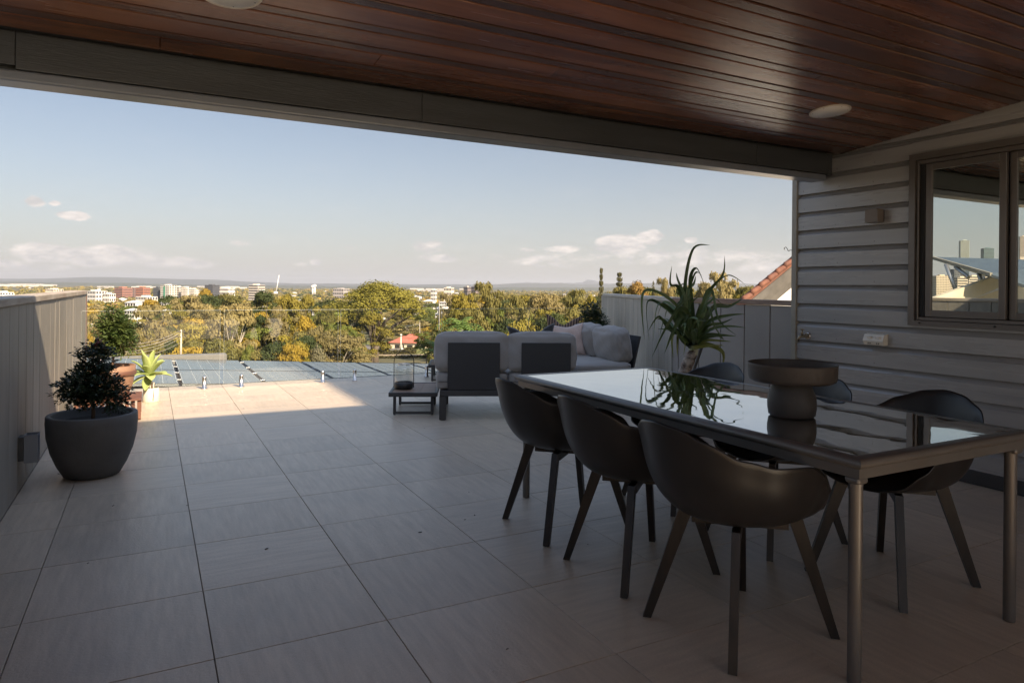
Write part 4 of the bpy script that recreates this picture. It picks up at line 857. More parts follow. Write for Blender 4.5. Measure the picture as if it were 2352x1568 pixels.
MB().prism([tuple(p) for p in q], (-.12, 0, 0)).build('edge_beam', M['trim'], sa)
for (a, c) in (((330, 990), (410, 1200)), ((600, 1050), (625, 1130)), ((410, 1010), (520, 1100))):
    MB().tube([tuple(mir(*zz(*a), -8.6)), tuple(mir(*zz(*c), -8.4))], .05, 8).build('strut', M['alu'], sa)

# ------------------------------------------------------------------ terrain
RT = [(0, -10), (14, -10.5), (40, -15), (120, -25), (250, -35), (480, -43.5), (1000, -50), (3000, -50), (6000, -46), (9000, -36), (14000, -30), (60000, -30)]
def tz(x, y_):
    r_ = math.hypot(x, y_)
    for (a, za), (c, zc_) in zip(RT[:-1], RT[1:]):
        if r_ <= c: z = za + (zc_ - za) * (r_ - a) / (c - a); break
    else: z = -30
    az = math.degrees(math.atan2(x, y_)) - 27.9
    bmp = max(0, min(1, (az - 4) / 12)) * max(0, min(1, (r_ - 60) / 120)) * max(0, min(1, (1200 - r_) / 600)) * 13
    return z + bmp
bm = bmesh.new(); radii = [0, 14, 25, 40, 60, 85, 120, 160, 210, 270, 340, 420, 480, 540, 620, 720, 850, 1000, 1250, 1600, 2000, 2600, 3400, 4400, 6000, 8000, 10000, 14000, 20000, 32000, 55000]; NA = 160; prev = None
for r_ in radii:
    if r_ == 0: prev = [bm.verts.new((0, 0, -10))]; continue
    cur = [bm.verts.new((r_ * math.sin(2 * math.pi * k / NA), r_ * math.cos(2 * math.pi * k / NA), tz(r_ * math.sin(2 * math.pi * k / NA), r_ * math.cos(2 * math.pi * k / NA)) + (rnd.uniform(-1, 1) * min(2, r_ / 400) if r_ > 700 else 0))) for k in range(NA)]
    for k in range(NA):
        if len(prev) == 1: bm.faces.new((prev[0], cur[(k + 1) % NA], cur[k]))
        else: bm.faces.new((prev[k], prev[(k + 1) % NA], cur[(k + 1) % NA], cur[k]))
    prev = cur
bmesh.ops.recalc_face_normals(bm, faces=bm.faces)
for f in bm.faces:
    f.smooth = True
    if f.normal.z < 0: f.normal_flip()
me = bpy.data.meshes.new('ground'); bm.to_mesh(me); bm.free()
M['ground'] = pm('valley_ground', (.055, .055, .022), .95, col2=(.13, .11, .05), vs=.012, det=9, world_=True, contrast=2.2, blot=((.22, .19, .15), .004, .56, 3))
g = link('ground', me, M['ground']); tag(g, kind='structure')
# far ridges
def ridge(name, dist, prof, depth, col, seed):
    r = random.Random(seed); b = MB(); top = []; N_ = 140; u0, u1 = prof[0][0], prof[-1][0]
    for i in range(N_ + 1):
        u = u0 + (u1 - u0) * i / N_
        for (a, va), (c, vc) in zip(prof[:-1], prof[1:]):
            if a <= u <= c: q = (u - a) / (c - a); v = va + (vc - va) * (q * q * (3 - 2 * q)); break
        v += .35 * math.sin(i * .9 + seed) + .25 * r.uniform(-1, 1); top.append((u, v))
    F_ = []; T_ = []; B_ = []
    for (u, v) in top:
        p = at(u, v, dist); hd = math.hypot(p[0], p[1]); F_.append(b.bm.verts.new((p[0] * .80, p[1] * .80, -60))); T_.append(b.bm.verts.new(tuple(p))); B_.append(b.bm.verts.new((p[0] * 1.15, p[1] * 1.15, -60)))
    for i in range(N_):
        b.bm.faces.new((F_[i], F_[i + 1], T_[i + 1], T_[i])); b.bm.faces.new((T_[i], T_[i + 1], B_[i + 1], B_[i]))
    o = b.build(name, pm(name, col, .95, col2=tuple(x * 1.25 for x in col), vs=.0015, det=6, world_=True)); tag(o, kind='structure')
hor = lambda u: VH + (u - 1176) * .01
ridge('wooded_hills', 11000, [(-400, hor(-400) - 1), (-100, hor(-100) - 2), (60, hor(60) - 1.5), (250, hor(250) - 1.5), (480, hor(480) + 1), (900, hor(900) + 1), (1300, hor(1300) - 1), (1500, hor(1500) - 4), (2200, hor(2200) - 4)], 0, (.05, .055, .03), 3)
ridge('hills', 19000, [(-400, 640), (-50, 640), (100, 640), (200, 636), (270, 636.5), (420, 641), (700, 651), (1000, 653), (1140, 653), (1200, 650), (1290, 650), (1320, 653), (1500, 650), (2200, 655)], 0, (.045, .05, .04), 5)
ridge('mountains', 27000, [(1080, 657), (1160, 652), (1210, 648.5), (1250, 650), (1300, 650), (1335, 649), (1350, 642.5), (1362, 643.5), (1385, 650), (1410, 653), (1440, 651), (1480, 654), (1560, 657)], 0, (.04, .045, .05), 8)

# ------------------------------------------------------------------ trees
def quads_mesh(name, P, N_, sz, mats, el=1.4, jitter=None, mi=None):
    n = len(P); r = nrg; N_ = N_ / (np.linalg.norm(N_, axis=1, keepdims=True) + 1e-9); a = np.cross(N_, r.normal(size=(n, 3))); a /= (np.linalg.norm(a, axis=1, keepdims=True) + 1e-9); b_ = np.cross(N_, a)
    s = (sz * r.uniform(.6, 1.3, n))[:, None]; V = np.stack([P - a * s * el * .5, P - b_ * s * .5 + N_ * s * .12, P + a * s * el * .5, P + b_ * s * .5 + N_ * s * .12], 1).reshape(-1, 3)
    me = bpy.data.meshes.new(name); me.vertices.add(4 * n); me.vertices.foreach_set('co', V.astype(np.float32).ravel()); me.loops.add(4 * n); me.loops.foreach_set('vertex_index', np.arange(4 * n, dtype=np.int32))
    me.polygons.add(n); me.polygons.foreach_set('loop_start', np.arange(0, 4 * n, 4, dtype=np.int32))
    for m in mats: me.materials.append(m)
    if mi is not None: me.polygons.foreach_set('material_index', mi.astype(np.int32))
    me.update(calc_edges=True); return me
def blobs_to_pts(bl, n, r=nrg, inner=.62):
    bl = np.array(bl); w = (bl[:, 3] * bl[:, 4]) ** 1.0; w = w / w.sum(); idx = r.choice(len(bl), n, p=w); d = r.normal(size=(n, 3)); d /= np.linalg.norm(d, axis=1, keepdims=True)
    d[:, 2] = np.where(d[:, 2] < -.3, -d[:, 2] * .6, d[:, 2]); rr = r.uniform(inner, 1.06, n)[:, None]; q = bl[idx]
    return q[:, :3] + d * q[:, 3:6] * rr, d + r.normal(size=(n, 3)) * .38 + np.array([0, 0, .2])
PROTO = {}
def make_proto(kind, seed):
    r = np.random.default_rng(seed); bl = []; limbs = []
    # unit tree: height 1, crown roughly within radius .5
    if kind == 'gum':
        for i in range(40):
            a = r.uniform(0, 6.28); z = r.uniform(.36, .95); rr = .42 * math.sqrt(r.uniform(0, 1)) * math.sqrt(max(.05, 1 - ((z - .66) / .36) ** 2)); rad = r.uniform(.10, .17); bl.append((rr * math.cos(a), rr * math.sin(a), z, rad, rad, rad * .42))
        n, s, tr = 6500, .026, .016
    elif kind == 'fig':
        for i in range(44):
            a = r.uniform(0, 6.28); e = r.uniform(-.15, 1.45); rad = r.uniform(.09, .15); bl.append((.39 * math.cos(e) * math.cos(a), .39 * math.cos(e) * math.sin(a), .54 + .34 * math.sin(e), rad, rad, rad * .8))
        n, s, tr = 17000, .0145, .035
    elif kind == 'round':
        for i in range(38):
            a = r.uniform(0, 6.28); e = r.uniform(-.7, 1.45); rad = r.uniform(.10, .17); bl.append((.34 * math.cos(e) * math.cos(a), .34 * math.cos(e) * math.sin(a), .58 + .34 * math.sin(e), rad, rad, rad * .5))
        n, s, tr = 5200, .026, .02
    elif kind == 'layered':
        for i in range(26):
            a = r.uniform(0, 6.28); rr = .42 * math.sqrt(r.uniform(0, 1)); z = .80 - rr * rr * 1.1 + r.uniform(-.22, .05); rad = r.uniform(.10, .17); bl.append((rr * math.cos(a), rr * math.sin(a), z, rad, rad, rad * .45))
        n, s, tr = 5200, .026, .02
    elif kind == 'cone':
        for i in range(26):
            z = r.uniform(.1, .96); rr = (1 - z) * .34; a = r.uniform(0, 6.28); rad = .05 + (1 - z) * .13; bl.append((rr * math.cos(a), rr * math.sin(a), z, rad, rad, rad * .8))
        n, s, tr = 3500, .026, .015
    elif kind == 'norfolk':
        for z in np.linspace(.10, .985, 20):
            R_ = .46 * (1 - z) ** .8 + .03; k = 7
            for j in range(k):
                a = j * 6.283 / k + z * 9
                for f_ in (.35, .7, 1): bl.append((R_ * f_ * math.cos(a), R_ * f_ * math.sin(a), z + .02 * f_, .085, .085, .013))
        n, s, tr = 5200, .030, .02
    elif kind == 'bush':
        for i in range(26):
            a = r.uniform(0, 6.28); e = r.uniform(0, 1.45); rad = r.uniform(.12, .2); bl.append((.36 * math.cos(e) * math.cos(a), .36 * math.cos(e) * math.sin(a), .12 + .70 * math.sin(e), rad, rad, rad))
        n, s, tr = 5000, .028, .012
    P, Nn = blobs_to_pts(bl, n, r)
    me = quads_mesh('crown_' + kind, P, Nn, s, [M['crown_gum']])
    b = MB(); q = random.Random(seed); fork = .36 if kind == 'gum' else .3
    if kind in ('cone', 'norfolk'): b.tube([(0, 0, -.02), (0, 0, .5), (0, 0, .96)], [tr, tr * .6, .003], 7)
    else:
        b.tube([(0, 0, -.05), (.01, 0, fork * .5), (0, .008, fork)], [tr * 1.3, tr, tr * .85], 8)
        for j in range(9 if kind == 'gum' else 6):
            c = bl[q.randrange(len(bl))]; e_ = Vector((c[0], c[1], c[2])); m_ = Vector((c[0] * .45, c[1] * .45, fork + (c[2] - fork) * .55)) + Vector((q.uniform(-.03, .03), q.uniform(-.03, .03), 0))
            b.tube([(0, .004, fork - .02), tuple(m_), tuple(e_)], [tr * .6, tr * .42, tr * .12], 6)
            if kind == 'gum': b.tube([tuple(m_), tuple(m_ + Vector((q.uniform(-.12, .12), q.uniform(-.12, .12), .14)))], [tr * .3, tr * .08], 5)
    return me, b.mesh('trunk', True)
for i, (k, sd_) in enumerate([('gum', 1), ('gum', 2), ('gum', 3), ('fig', 4), ('round', 5), ('round', 6), ('layered', 7), ('cone', 8), ('norfolk', 9), ('bush', 10)]): PROTO.setdefault(k, []).append(make_proto(k, sd_))
def place(u):
    for lim, t_ in ((215, 'by the end of the left fence'), (300, 'behind the terracotta pot shrub'), (350, 'above the agave'), (400, 'left of the power pole'), (440, 'right behind the power pole'), (500, 'below the dark office block'), (560, 'left of the pale apartment tower'), (610, 'under the pale apartment tower'), (660, 'right of the crane'), (705, 'near the tall golden tree'), (745, 'near the two pale masts'), (800, 'just left of the huge fig'), (880, 'by the bushy green tree'), (940, 'left of the park palm'), (985, 'over the red roofed clubhouse'), (1030, 'by the tall pale pole'), (1090, 'above the left sofa cushion'), (1150, 'by the tall white trunked gum'), (1210, 'above the gap between sofa cushions'), (1270, 'above the black pillow'), (1330, 'above the pink pillow'), (1375, 'left of the slender pine'), (1430, 'between the two pines'), (1480, 'by the orange brown tree'), (1560, 'left of the spiky plant'), (1640, 'behind the spiky plant'), (9999, 'beside the tiled gable')):
        if u < lim: return t_
def put(kind, col, x, y_, base, h, w, name, label, cat='tree', group=None, trunk='trunkdark', var=0, rz=None, simple=False):
    e = empty(name, label, cat, (x, y_, base), rnd.uniform(0, 6.28) if rz is None else rz, group); e.scale = (w, w, h)
    cm, tm = PROTO[kind][var % len(PROTO[kind])]
    o = link('crown', cm, None, e); o.material_slots[0].link = 'OBJECT'; o.material_slots[0].material = M['crown_' + col]
    if not tm.materials: tm.materials.append(M['trunkdark'])
    t_ = link('trunk', tm, None, e); t_.material_slots[0].link = 'OBJECT'; t_.material_slots[0].material = M[trunk]
    return e
def tree(u, vtop, wpx, d, kind, col, name, label, base=None, **k):
    p = at(u, vtop, d); w = wpx * d / F * 1.25; gz = tz(p[0], p[1]) if base is None else base
    h = p[2] - gz
    return put(kind, col, p[0], p[1], gz, h / .99, w, name, label, **k)
TL = [  # u, top v, width px, distance, kind, colour, name, label, options
 (863, 643, 186, 330, 'fig', 'fig', 'fig_tree', 'huge round golden green fig tree towering at the centre', {}),
 (856, 720, 82, 300, 'round', 'olive', 'small_tree', 'bushy green tree in front of the huge fig', {}),
 (1122, 643, 74, 150, 'gum', 'gum', 'gum_tree', 'tall gum with white trunk right of the lamp post, rising above the sofa', dict(trunk='trunkpale', var=1)),
 (1068, 672, 60, 190, 'gum', 'olive', 'gum_tree', 'gum with thin pale limbs left of the tallest white trunked gum', dict(trunk='trunkpale')),
 (1190, 676, 74, 170, 'gum', 'gum', 'gum_tree', 'broad olive gum above the left sofa cushions', dict(trunk='trunkpale', var=2)),
 (1255, 671, 84, 190, 'gum', 'gumpale', 'gum_tree', 'rusty brown gum in the row behind the sofa', dict(trunk='trunkpale')),
 (1318, 660, 66, 210, 'gum', 'gum', 'gum_tree', 'gum with ragged top left of the slender pine', dict(trunk='trunkpale', var=1)),
 (1360, 675, 50, 180, 'gum', 'olive', 'gum_tree', 'small gum just left of the slender pine', dict(var=2)),
 (1381, 626, 24, 150, 'norfolk', 'pine', 'pine_tree', 'very slender tall pine at the end of the splayed fence', {}),
 (1423, 634, 36, 210, 'norfolk', 'pine', 'pine_tree', 'small conical pine above the splayed fence', {}),
 (1462, 645, 62, 170, 'round', 'orange', 'tree', 'orange brown round tree above the splayed fence', {}),
 (1500, 645, 34, 190, 'cone', 'pine', 'tree', 'dark narrow tree between orange tree and airy gum', {}),
 (1530, 634, 46, 150, 'gum', 'gumpale', 'gum_tree', 'airy gum left of the spiky plant tips', dict(var=1)),
 (1578, 654, 60, 170, 'gum', 'gum', 'gum_tree', 'low gum behind the left leaves of the spiky plant', dict(var=2)),
 (1618, 646, 50, 160, 'gum', 'gumpale', 'gum_tree', 'gum behind the right leaves of the spiky plant', {}),
 (1660, 620, 74, 130, 'gum', 'gumpale', 'gum_tree', 'largest pale gum left of the tiled gable', dict(trunk='trunkpale', var=1)),
 (1710, 655, 50, 150, 'gum', 'gum', 'gum_tree', 'low gum touching the tiled gable', dict(var=2)),
 (606, 667, 74, 260, 'round', 'dark', 'tree', 'dark green dense tree under the pale apartment tower', {}),
 (662, 675, 58, 270, 'round', 'olive', 'tree', 'olive tree right of the dark green dense tree', dict(var=1)),
 (706, 677, 50, 290, 'round', 'olive', 'tree', 'olive tree under the two pale masts', {}),
 (748, 674, 62, 300, 'layered', 'olive', 'tree', 'airy olive tree left of the huge fig', {}),
 (697, 697, 52, 230, 'layered', 'yellow', 'tree', 'golden layered tree above the taller yellow tree', {}),
 (700, 728, 66, 190, 'round', 'yellow', 'tree', 'tall golden yellow tree in the middle of the grove', dict(var=1)),
 (636, 700, 46, 210, 'gum', 'gumpale', 'gum_tree', 'half bare brown gum with tangled pale branches', dict(trunk='trunkpale', var=2)),
 (664, 744, 28, 190, 'cone', 'dark', 'tree', 'small dark conical tree beside the yellow tree', {}),
 (592, 777, 56, 120, 'layered', 'yellow', 'tree', 'orange yellow spreading tree at the left of the low row', {}),
 (652, 783, 74, 115, 'layered', 'yellow', 'tree', 'orange yellow spreading tree in the middle of the low row', {}),
 (694, 796, 44, 110, 'layered', 'yellow', 'tree', 'orange yellow spreading tree at the right of the low row', {}),
 (730, 787, 54, 125, 'bush', 'grey', 'bush', 'dense rounded grey green bush above the solar panels', {}),
 (572, 792, 42, 100, 'round', 'green', 'tree', 'droopy green tree at the left of the yellow row', {}),
 (535, 696, 92, 150, 'gum', 'gumpale', 'gum_tree', 'big brown gum with forked pale trunk left of the dark tree', dict(trunk='trunkpale', var=0)),
 (470, 692, 76, 170, 'gum', 'gumpale', 'gum_tree', 'olive brown gum behind the power pole', dict(trunk='trunkdark', var=1)),
 (417, 714, 58, 200, 'layered', 'olive', 'tree', 'bright olive tree above the power pole', {}),
 (345, 698, 86, 130, 'gum', 'gumpale', 'gum_tree', 'gum with bare white forked trunk above the agave', dict(trunk='trunkpale', var=2)),
 (232, 712, 66, 150, 'gum', 'gumpale', 'gum_tree', 'brown gum at the end of the left fence', dict(var=1)),
 (208, 765, 30, 110, 'round', 'yellow', 'bush', 'yellow bush touching the end of the left fence', {}),
 (347, 686, 60, 420, 'round', 'yellow', 'tree', 'golden tree in front of the white balcony house', {}),
 (437, 676, 76, 330, 'gum', 'gumpale', 'gum_tree', 'pale gum below the white and green towers', dict(trunk='trunkpale')),
 (472, 662, 44, 420, 'round', 'yellow', 'tree', 'golden tree top in front of the dark office block', {}),
 (522, 672, 96, 260, 'gum', 'gum', 'gum_tree', 'wide gum below the pale apartment tower', dict(var=2)),
 (985, 738, 56, 400, 'layered', 'yellow', 'tree', 'golden tree behind the red roofed clubhouse', {}),
 (980, 748, 50, 330, 'layered', 'green', 'tree', 'leaning tree in front of the red roofed clubhouse', {}),
 (1030, 735, 50, 300, 'round', 'yellow', 'tree', 'golden tree right of the flagpole', {}),
 (750, 705, 50, 240, 'gum', 'gum', 'gum_tree', 'slim gum in front of the white building', {}),
 (800, 745, 46, 220, 'gum', 'green', 'gum_tree', 'dark slim gum left of the bushy green tree', dict(var=1)),
 (815, 690, 60, 330, 'round', 'dark', 'tree', 'dark tree left of the huge fig', {})]
for (u, v_, w, d, k, c, nm, lab, opt) in TL: tree(u, v_, w, d, k, c, nm, lab, **opt)
# filler trees of the near grove
GR = 'trees of the grove below the terrace'; LB = {'gum': 'olive gum tree in the thick of the grove below', 'gumpale': 'brownish gum tree in the thick of the grove below', 'olive': 'round olive tree in the grove below', 'dark': 'dark green tree in the grove below', 'green': 'green tree in the grove below', 'yellow': 'small golden tree in the grove below', 'orange': 'small rusty tree in the grove below', 'grey': 'grey green tree in the grove below'}
r = random.Random(44)
def filler(u, v_, w, d):
    c = r.choices(['gum', 'gumpale', 'olive', 'dark', 'green', 'yellow', 'orange'], [5, 5, 4, 3, 3, 1.2, .6])[0]
    k = r.choice(['gum', 'gum', 'round', 'layered']) if c != 'dark' else 'round'
    tree(u, v_, w * 1.7, d, k, c, 'gum_tree' if k == 'gum' else 'tree', {'gum': 'olive', 'gumpale': 'brownish', 'olive': 'bright olive', 'dark': 'dark green', 'green': 'green', 'yellow': 'golden', 'orange': 'rusty'}[c] + {'gum': ' ragged gum ', 'round': ' round tree ', 'layered': ' spreading tree '}[k] + ('low in front ' if v_ > 740 else 'midway down ' if v_ > 704 else 'near the treetops ') + place(u), group=GR, trunk='trunkpale' if c == 'gumpale' else 'trunkdark', var=r.randrange(3))
for u in range(205, 800, 24): filler(u + r.uniform(-10, 10), r.uniform(742, 770), r.uniform(40, 66), r.uniform(150, 210))
for u in range(180, 700, 30): filler(u + r.uniform(-10, 10), r.uniform(775, 800), r.uniform(40, 60), r.uniform(100, 130))
for u in range(200, 780, 34): filler(u + r.uniform(-10, 10), r.uniform(708, 735), r.uniform(36, 60), r.uniform(230, 330))
for u in range(1040, 1400, 20): filler(u + r.uniform(-8, 8), r.uniform(705, 735), r.uniform(44, 70), r.uniform(130, 180))
for u in range(1030, 1400, 26): filler(u + r.uniform(-8, 8), r.uniform(745, 775), r.uniform(50, 70), r.uniform(90, 120))
for u in range(1060, 1400, 26): filler(u + r.uniform(-8, 8), r.uniform(684, 702), r.uniform(36, 56), r.uniform(230, 330))
for u in range(1395, 1770, 15): filler(u + r.uniform(-8, 8), r.uniform(655, 670), r.uniform(36, 60), r.uniform(180, 260))
for (u, v_) in ((775, 760), (800, 790), (770, 800), (825, 800), (745, 810)): filler(u, v_, 44, r.uniform(200, 260))
for u in range(1040, 1400, 17): filler(u + r.uniform(-8, 8), r.uniform(671, 686), r.uniform(34, 52), r.uniform(300, 420))
for u in range(400, 780, 20): filler(u + r.uniform(-8, 8), r.uniform(676, 698), r.uniform(34, 54), r.uniform(330, 460))
for u in range(210, 400, 22): filler(u + r.uniform(-8, 8), r.uniform(696, 712), r.uniform(30, 44), r.uniform(340, 480))
for u in range(880, 1040, 22): filler(u + r.uniform(-8, 8), r.uniform(712, 735), r.uniform(36, 52), r.uniform(520, 640))
for u in range(930, 1060, 16): filler(u + r.uniform(-6, 6), r.uniform(690, 712), r.uniform(26, 40), r.uniform(650, 900))
# mid distance trees, singles
MG = 'trees scattered through the valley suburbs'
for i in range(170):
    d = r.uniform(480, 1150); u = r.uniform(150, 1750); v_ = hor(u) + 47 / d * F - r.uniform(9, 17) / d * F; wd = r.uniform(16, 30) * F / d
    c = r.choices(['gum', 'gumpale', 'olive', 'dark', 'yellow'], [4, 5, 3, 2, 1])[0]
    tree(u, v_, wd, d, r.choice(['round', 'gum', 'round', 'layered']), c, 'tree', 'small distant ' + {'gum': 'olive', 'gumpale': 'brownish', 'olive': 'bright olive', 'dark': 'dark green', 'yellow': 'golden'}[c] + ' tree ' + ('far off ' if d > 800 else 'in the middle distance ') + place(u), group=MG)
# the far forest that reads as one mass
P_, N__, Z_, MI_ = [], [], [], []
n = 9000; dist = 1100 * (7200 / 1100) ** nrg.uniform(0, 1, n) ; dist[:1500] = nrg.uniform(900, 1600, 1500); azs = np.radians(nrg.uniform(-16, 72, n))
xs_, ys_ = dist * np.sin(azs), dist * np.cos(azs)
zz_ = np.array([tz(a, c) for a, c in zip(xs_, ys_)])
rad_ = nrg.uniform(5, 10, n) * (1 + dist / 9000); hh = nrg.uniform(7, 14, n) * (1 + dist / 14000); per = 34
cmi = nrg.choice(5, n, p=[.3, .3, .2, .12, .08])
D_ = nrg.normal(size=(n, per, 3)); D_ /= np.linalg.norm(D_, axis=2, keepdims=True); D_[:, :, 2] = np.abs(D_[:, :, 2]) * 1.0
off = D_ * np.stack([rad_, rad_, hh * .5], 1)[:, None, :] * nrg.uniform(.7, 1.1, (n, per, 1))
PP_ = (np.stack([xs_, ys_, zz_ + hh * .5], 1)[:, None, :] + off).reshape(-1, 3)
me = quads_mesh('forest', PP_, (D_ + nrg.normal(size=D_.shape) * .4).reshape(-1, 3), np.repeat(rad_ * .62, per), [M['crown_gum'], M['crown_gumpale'], M['crown_olive'], M['crown_dark'], M['crown_yellow']], el=1.3, mi=np.repeat(cmi, per))
fo = link('forest', me); tag(fo, 'far off mass of suburban trees filling the valley', 'forest', kind='stuff')

# palms and poles
def palm(u, vtop, d, vbase, label, R_=None, col='crown_green', trw=.22):
    p = at(u, vtop, d); q = at(u, vbase, d); e = empty('palm_tree', label, 'palm tree', (p[0], p[1], q[2])); hgt = p[2] - q[2]; R_ = R_ or hgt * .2
    MB().tube([(0, 0, 0), (.1, 0, hgt * .5), (0, 0, hgt * .93)], [trw * 1.3, trw, trw * .8], 8).build('trunk', M['trunkpale'], e)
    b = MB()
    for i in range(18): frond(b, (0, 0, hgt * .93), i * 2.4, R_ * rnd.uniform(.9, 1.25), rnd.uniform(1.6, 3.0), R_ * .16, n=10, up_=rnd.uniform(.3, 1.8))
    b.build('fronds', M[col], e); return e
palm(964, 731, 330, 800, 'tall palm with pale trunk in front of the red roofed clubhouse', 4.5)
palm(759, 752, 230, 815, 'left palm of the pair right of the yellow tree', 3.2, trw=.16)
palm(766, 748, 235, 815, 'right palm of the pair right of the yellow tree', 3.4, trw=.16)
palm(822, 770, 230, 818, 'thin palm left of the park lawn', 3.0, trw=.15)
palm(1060, 752, 60, 830, 'bright green feathery palm crown just above the sofa back', 2.6, col='fern')
def pole(u, v0, v1, d, rad, mat, name, label, cat):
    a = at(u, v0, d); c = at(u, v1, d); b = MB(); b.tube([(a[0], a[1], c[2]), (a[0], a[1], a[2])], [rad * 1.2, rad * .8], 8)
    b.lathe([(0, a[2]), (rad * 2, a[2] + rad), (rad * 1.6, a[2] + rad * 3), (0, a[2] + rad * 3.6)], 8, (a[0], a[1])); o = b.build(name, mat); return tag(o, label, cat)
pole(921, 772, 806, 330, .32, M['whitewall'], 'park_pole', 'short pale pole on the park lawn left of the palm', 'pole')
pole(1006, 712, 772, 300, .42, M['whitewall'], 'flag_pole', 'tall pale pole rising just left of the sofa back', 'pole')
pole(1009, 695, 770, 120, .09, M['conc'], 'lamp_post', 'thin grey post beside the tall pale pole', 'pole')
pole(718, 662, 676, 1700, 2.2, M['whitewall'], 'mast', 'left one of two thin pale masts beyond the grove', 'mast'); pole(723, 660, 676, 1710, 2.2, M['whitewall'], 'mast', 'right one of two thin pale masts beyond the grove', 'mast')
# power pole with its wires
pw = empty('power_pole', 'timber power pole with crossarms among the dark trees', 'power pole'); a = at(416, 757, 105); c = at(416, 812, 105)
MB().tube([(a[0], a[1], c[2] - 3), tuple(a)], [.17, .12], 8).build('shaft', M['trunkpale'], pw)
for k, dz in enumerate((-.3, -1.1)): MB().box(-1.1, 1.1, -.06, .06, -.06, .06, M=Matrix.Translation((a[0], a[1], a[2] + dz)) @ Matrix.Rotation(R(60), 4, 'Z')).build('crossarm', M['trunkdark'], pw)
for k, (vv, v2) in enumerate(((758, 775), (763, 786), (769, 796), (776, 800), (786, 806), (765, 781))):
    s0 = Vector(at(415, vv, 105)); s1 = Vector(at(185, v2 + 8, 62)); pts = [s0.lerp(s1, t_ / 10) - Vector((0, 0, 4 * 1.1 * (t_ / 10) * (1 - t_ / 10))) for t_ in range(11)]
    o = MB().tube([tuple(p) for p in pts], .028, 5).build('power_line', M['trunkpale']); tag(o, 'pale power line sagging from the power pole to the left', 'cable', 'power lines in front of the dark trees')

# ------------------------------------------------------------------ park with clubhouse
M['lawn'] = pm('lawn', (.13, .14, .03), .9, col2=(.20, .19, .05), vs=.2, det=6, world_=True)
M['road'] = pm('asphalt', (.17, .15, .14), .9, col2=(.21, .19, .175), vs=.3, world_=True)
M['path'] = pm('tan_terrace', (.34, .25, .16), .9, col2=(.42, .31, .20), vs=.3, world_=True)
M['hedge'] = leafmat('hedge_leaf', (.06, .055, .016), (.11, .09, .03), .8, .1, vs=2)
def gpt(u, v_, z): d = ray(u, v_); p = OO + d * ((z - H) / d[2]); return p
ZP = -41.0
def patch(name, poly, z, mat, label=None):
    b = MB(); b.prism([tuple(gpt(u, v_, z)) for (u, v_) in poly], (0, 0, -1.2)); o = b.build(name, mat); tag(o, kind='structure'); return o
patch('park_lawn', [(760, 782), (1120, 782), (1120, 828), (760, 828)], ZP, M['lawn'])
patch('park_road', [(835, 792), (905, 788), (925, 796), (900, 806), (865, 810), (835, 806)], ZP + .05, M['road'])
patch('park_road', [(895, 797), (960, 801), (935, 806), (880, 807)], ZP + .10, M['road'])
patch('park_terrace', [(858, 814), (1010, 813), (1010, 817), (858, 818)], ZP + .30, M['path']); patch('park_terrace', [(862, 819), (1010, 818), (1010, 824), (862, 824)], ZP + .05, M['path'])
def hedge(u0, v0, u1, v1, h, label):
    a, c = gpt(u0, v0, ZP), gpt(u1, v1, ZP); n = 1600; t_ = nrg.uniform(0, 1, n)[:, None]; P = a * (1 - t_) + c * t_ + nrg.normal(size=(n, 3)) * np.array([1.0, 1.0, 0]) ; P[:, 2] += nrg.uniform(0, h, n)
    me = quads_mesh('hedge', P, nrg.normal(size=(n, 3)) + np.array([0, 0, .6]), np.full(n, .9), [M['hedge']]); o = link('hedge', me); tag(o, label, 'hedge')
hedge(868, 814, 950, 812, 2.4, 'upper clipped hedge along the park terrace'); hedge(862, 824, 1010, 822.5, 1.6, 'lower clipped hedge just above the solar panels'); hedge(935, 811, 950, 811, 3.4, 'small rounded shrub mound beside the palm base')
# clubhouse
chh = empty('clubhouse', 'long cream clubhouse with red hipped roof in the park', 'house'); e0 = gpt(893, 800, ZP); e1 = gpt(1030, 803, ZP); ax = Vector(e1 - e0); Lh = ax.length; az_ = math.atan2(ax.y, ax.x); chh.location = tuple(e0); chh.rotation_euler = (0, 0, az_)
MB().box(.8, Lh - .8, .8, 13, 0, 4.0).build('wall', M['creamwall'], chh)
M['redroof'] = pm('red_roof', (.40, .12, .08), .7, col2=(.48, .16, .11), vs=.4)
b = MB(); vs = [b.bm.verts.new(p) for p in ((-.6, -.6, 4), (Lh + .6, -.6, 4), (Lh + .6, 14.4, 4), (-.6, 14.4, 4), (8, 7, 8.2), (Lh - 8, 7, 8.2))]
for f in ((0, 1, 5, 4), (1, 2, 5), (2, 3, 4, 5), (3, 0, 4)): b.bm.faces.new([vs[i] for i in f])
b.build('roof', M['redroof'], chh)
b = MB(); vs = [b.bm.verts.new(p) for p in ((9, 4.4, 7.0), (22, 4.4, 7.0), (22, 10, 7.0), (9, 10, 7.0), (12, 7, 9.6), (19, 7, 9.6))]
for f in ((0, 1, 5, 4), (1, 2, 5), (2, 3, 4, 5), (3, 0, 4)): b.bm.faces.new([vs[i] for i in f])
b.build('roof_turret', M['redroof'], chh)
M['darkwin'] = pm('dark_window', (.035, .032, .03), .25)
for (a, w, h0, h1) in ((4, 3.5, .2, 2.6), (9.5, 1.0, .2, 2.7), (12.5, 4, .8, 2.5), (18, 3.2, .5, 2.9), (23, 1.2, .2, 2.9), (26, 3.5, .8, 2.5), (31, 3, .8, 2.5), (36, 3, .8, 2.5)):
    MB().box(a, a + w, .72, .80, h0, h1).build('window', M['darkwin'], chh)
    q = children(chh)[-1] if False else None
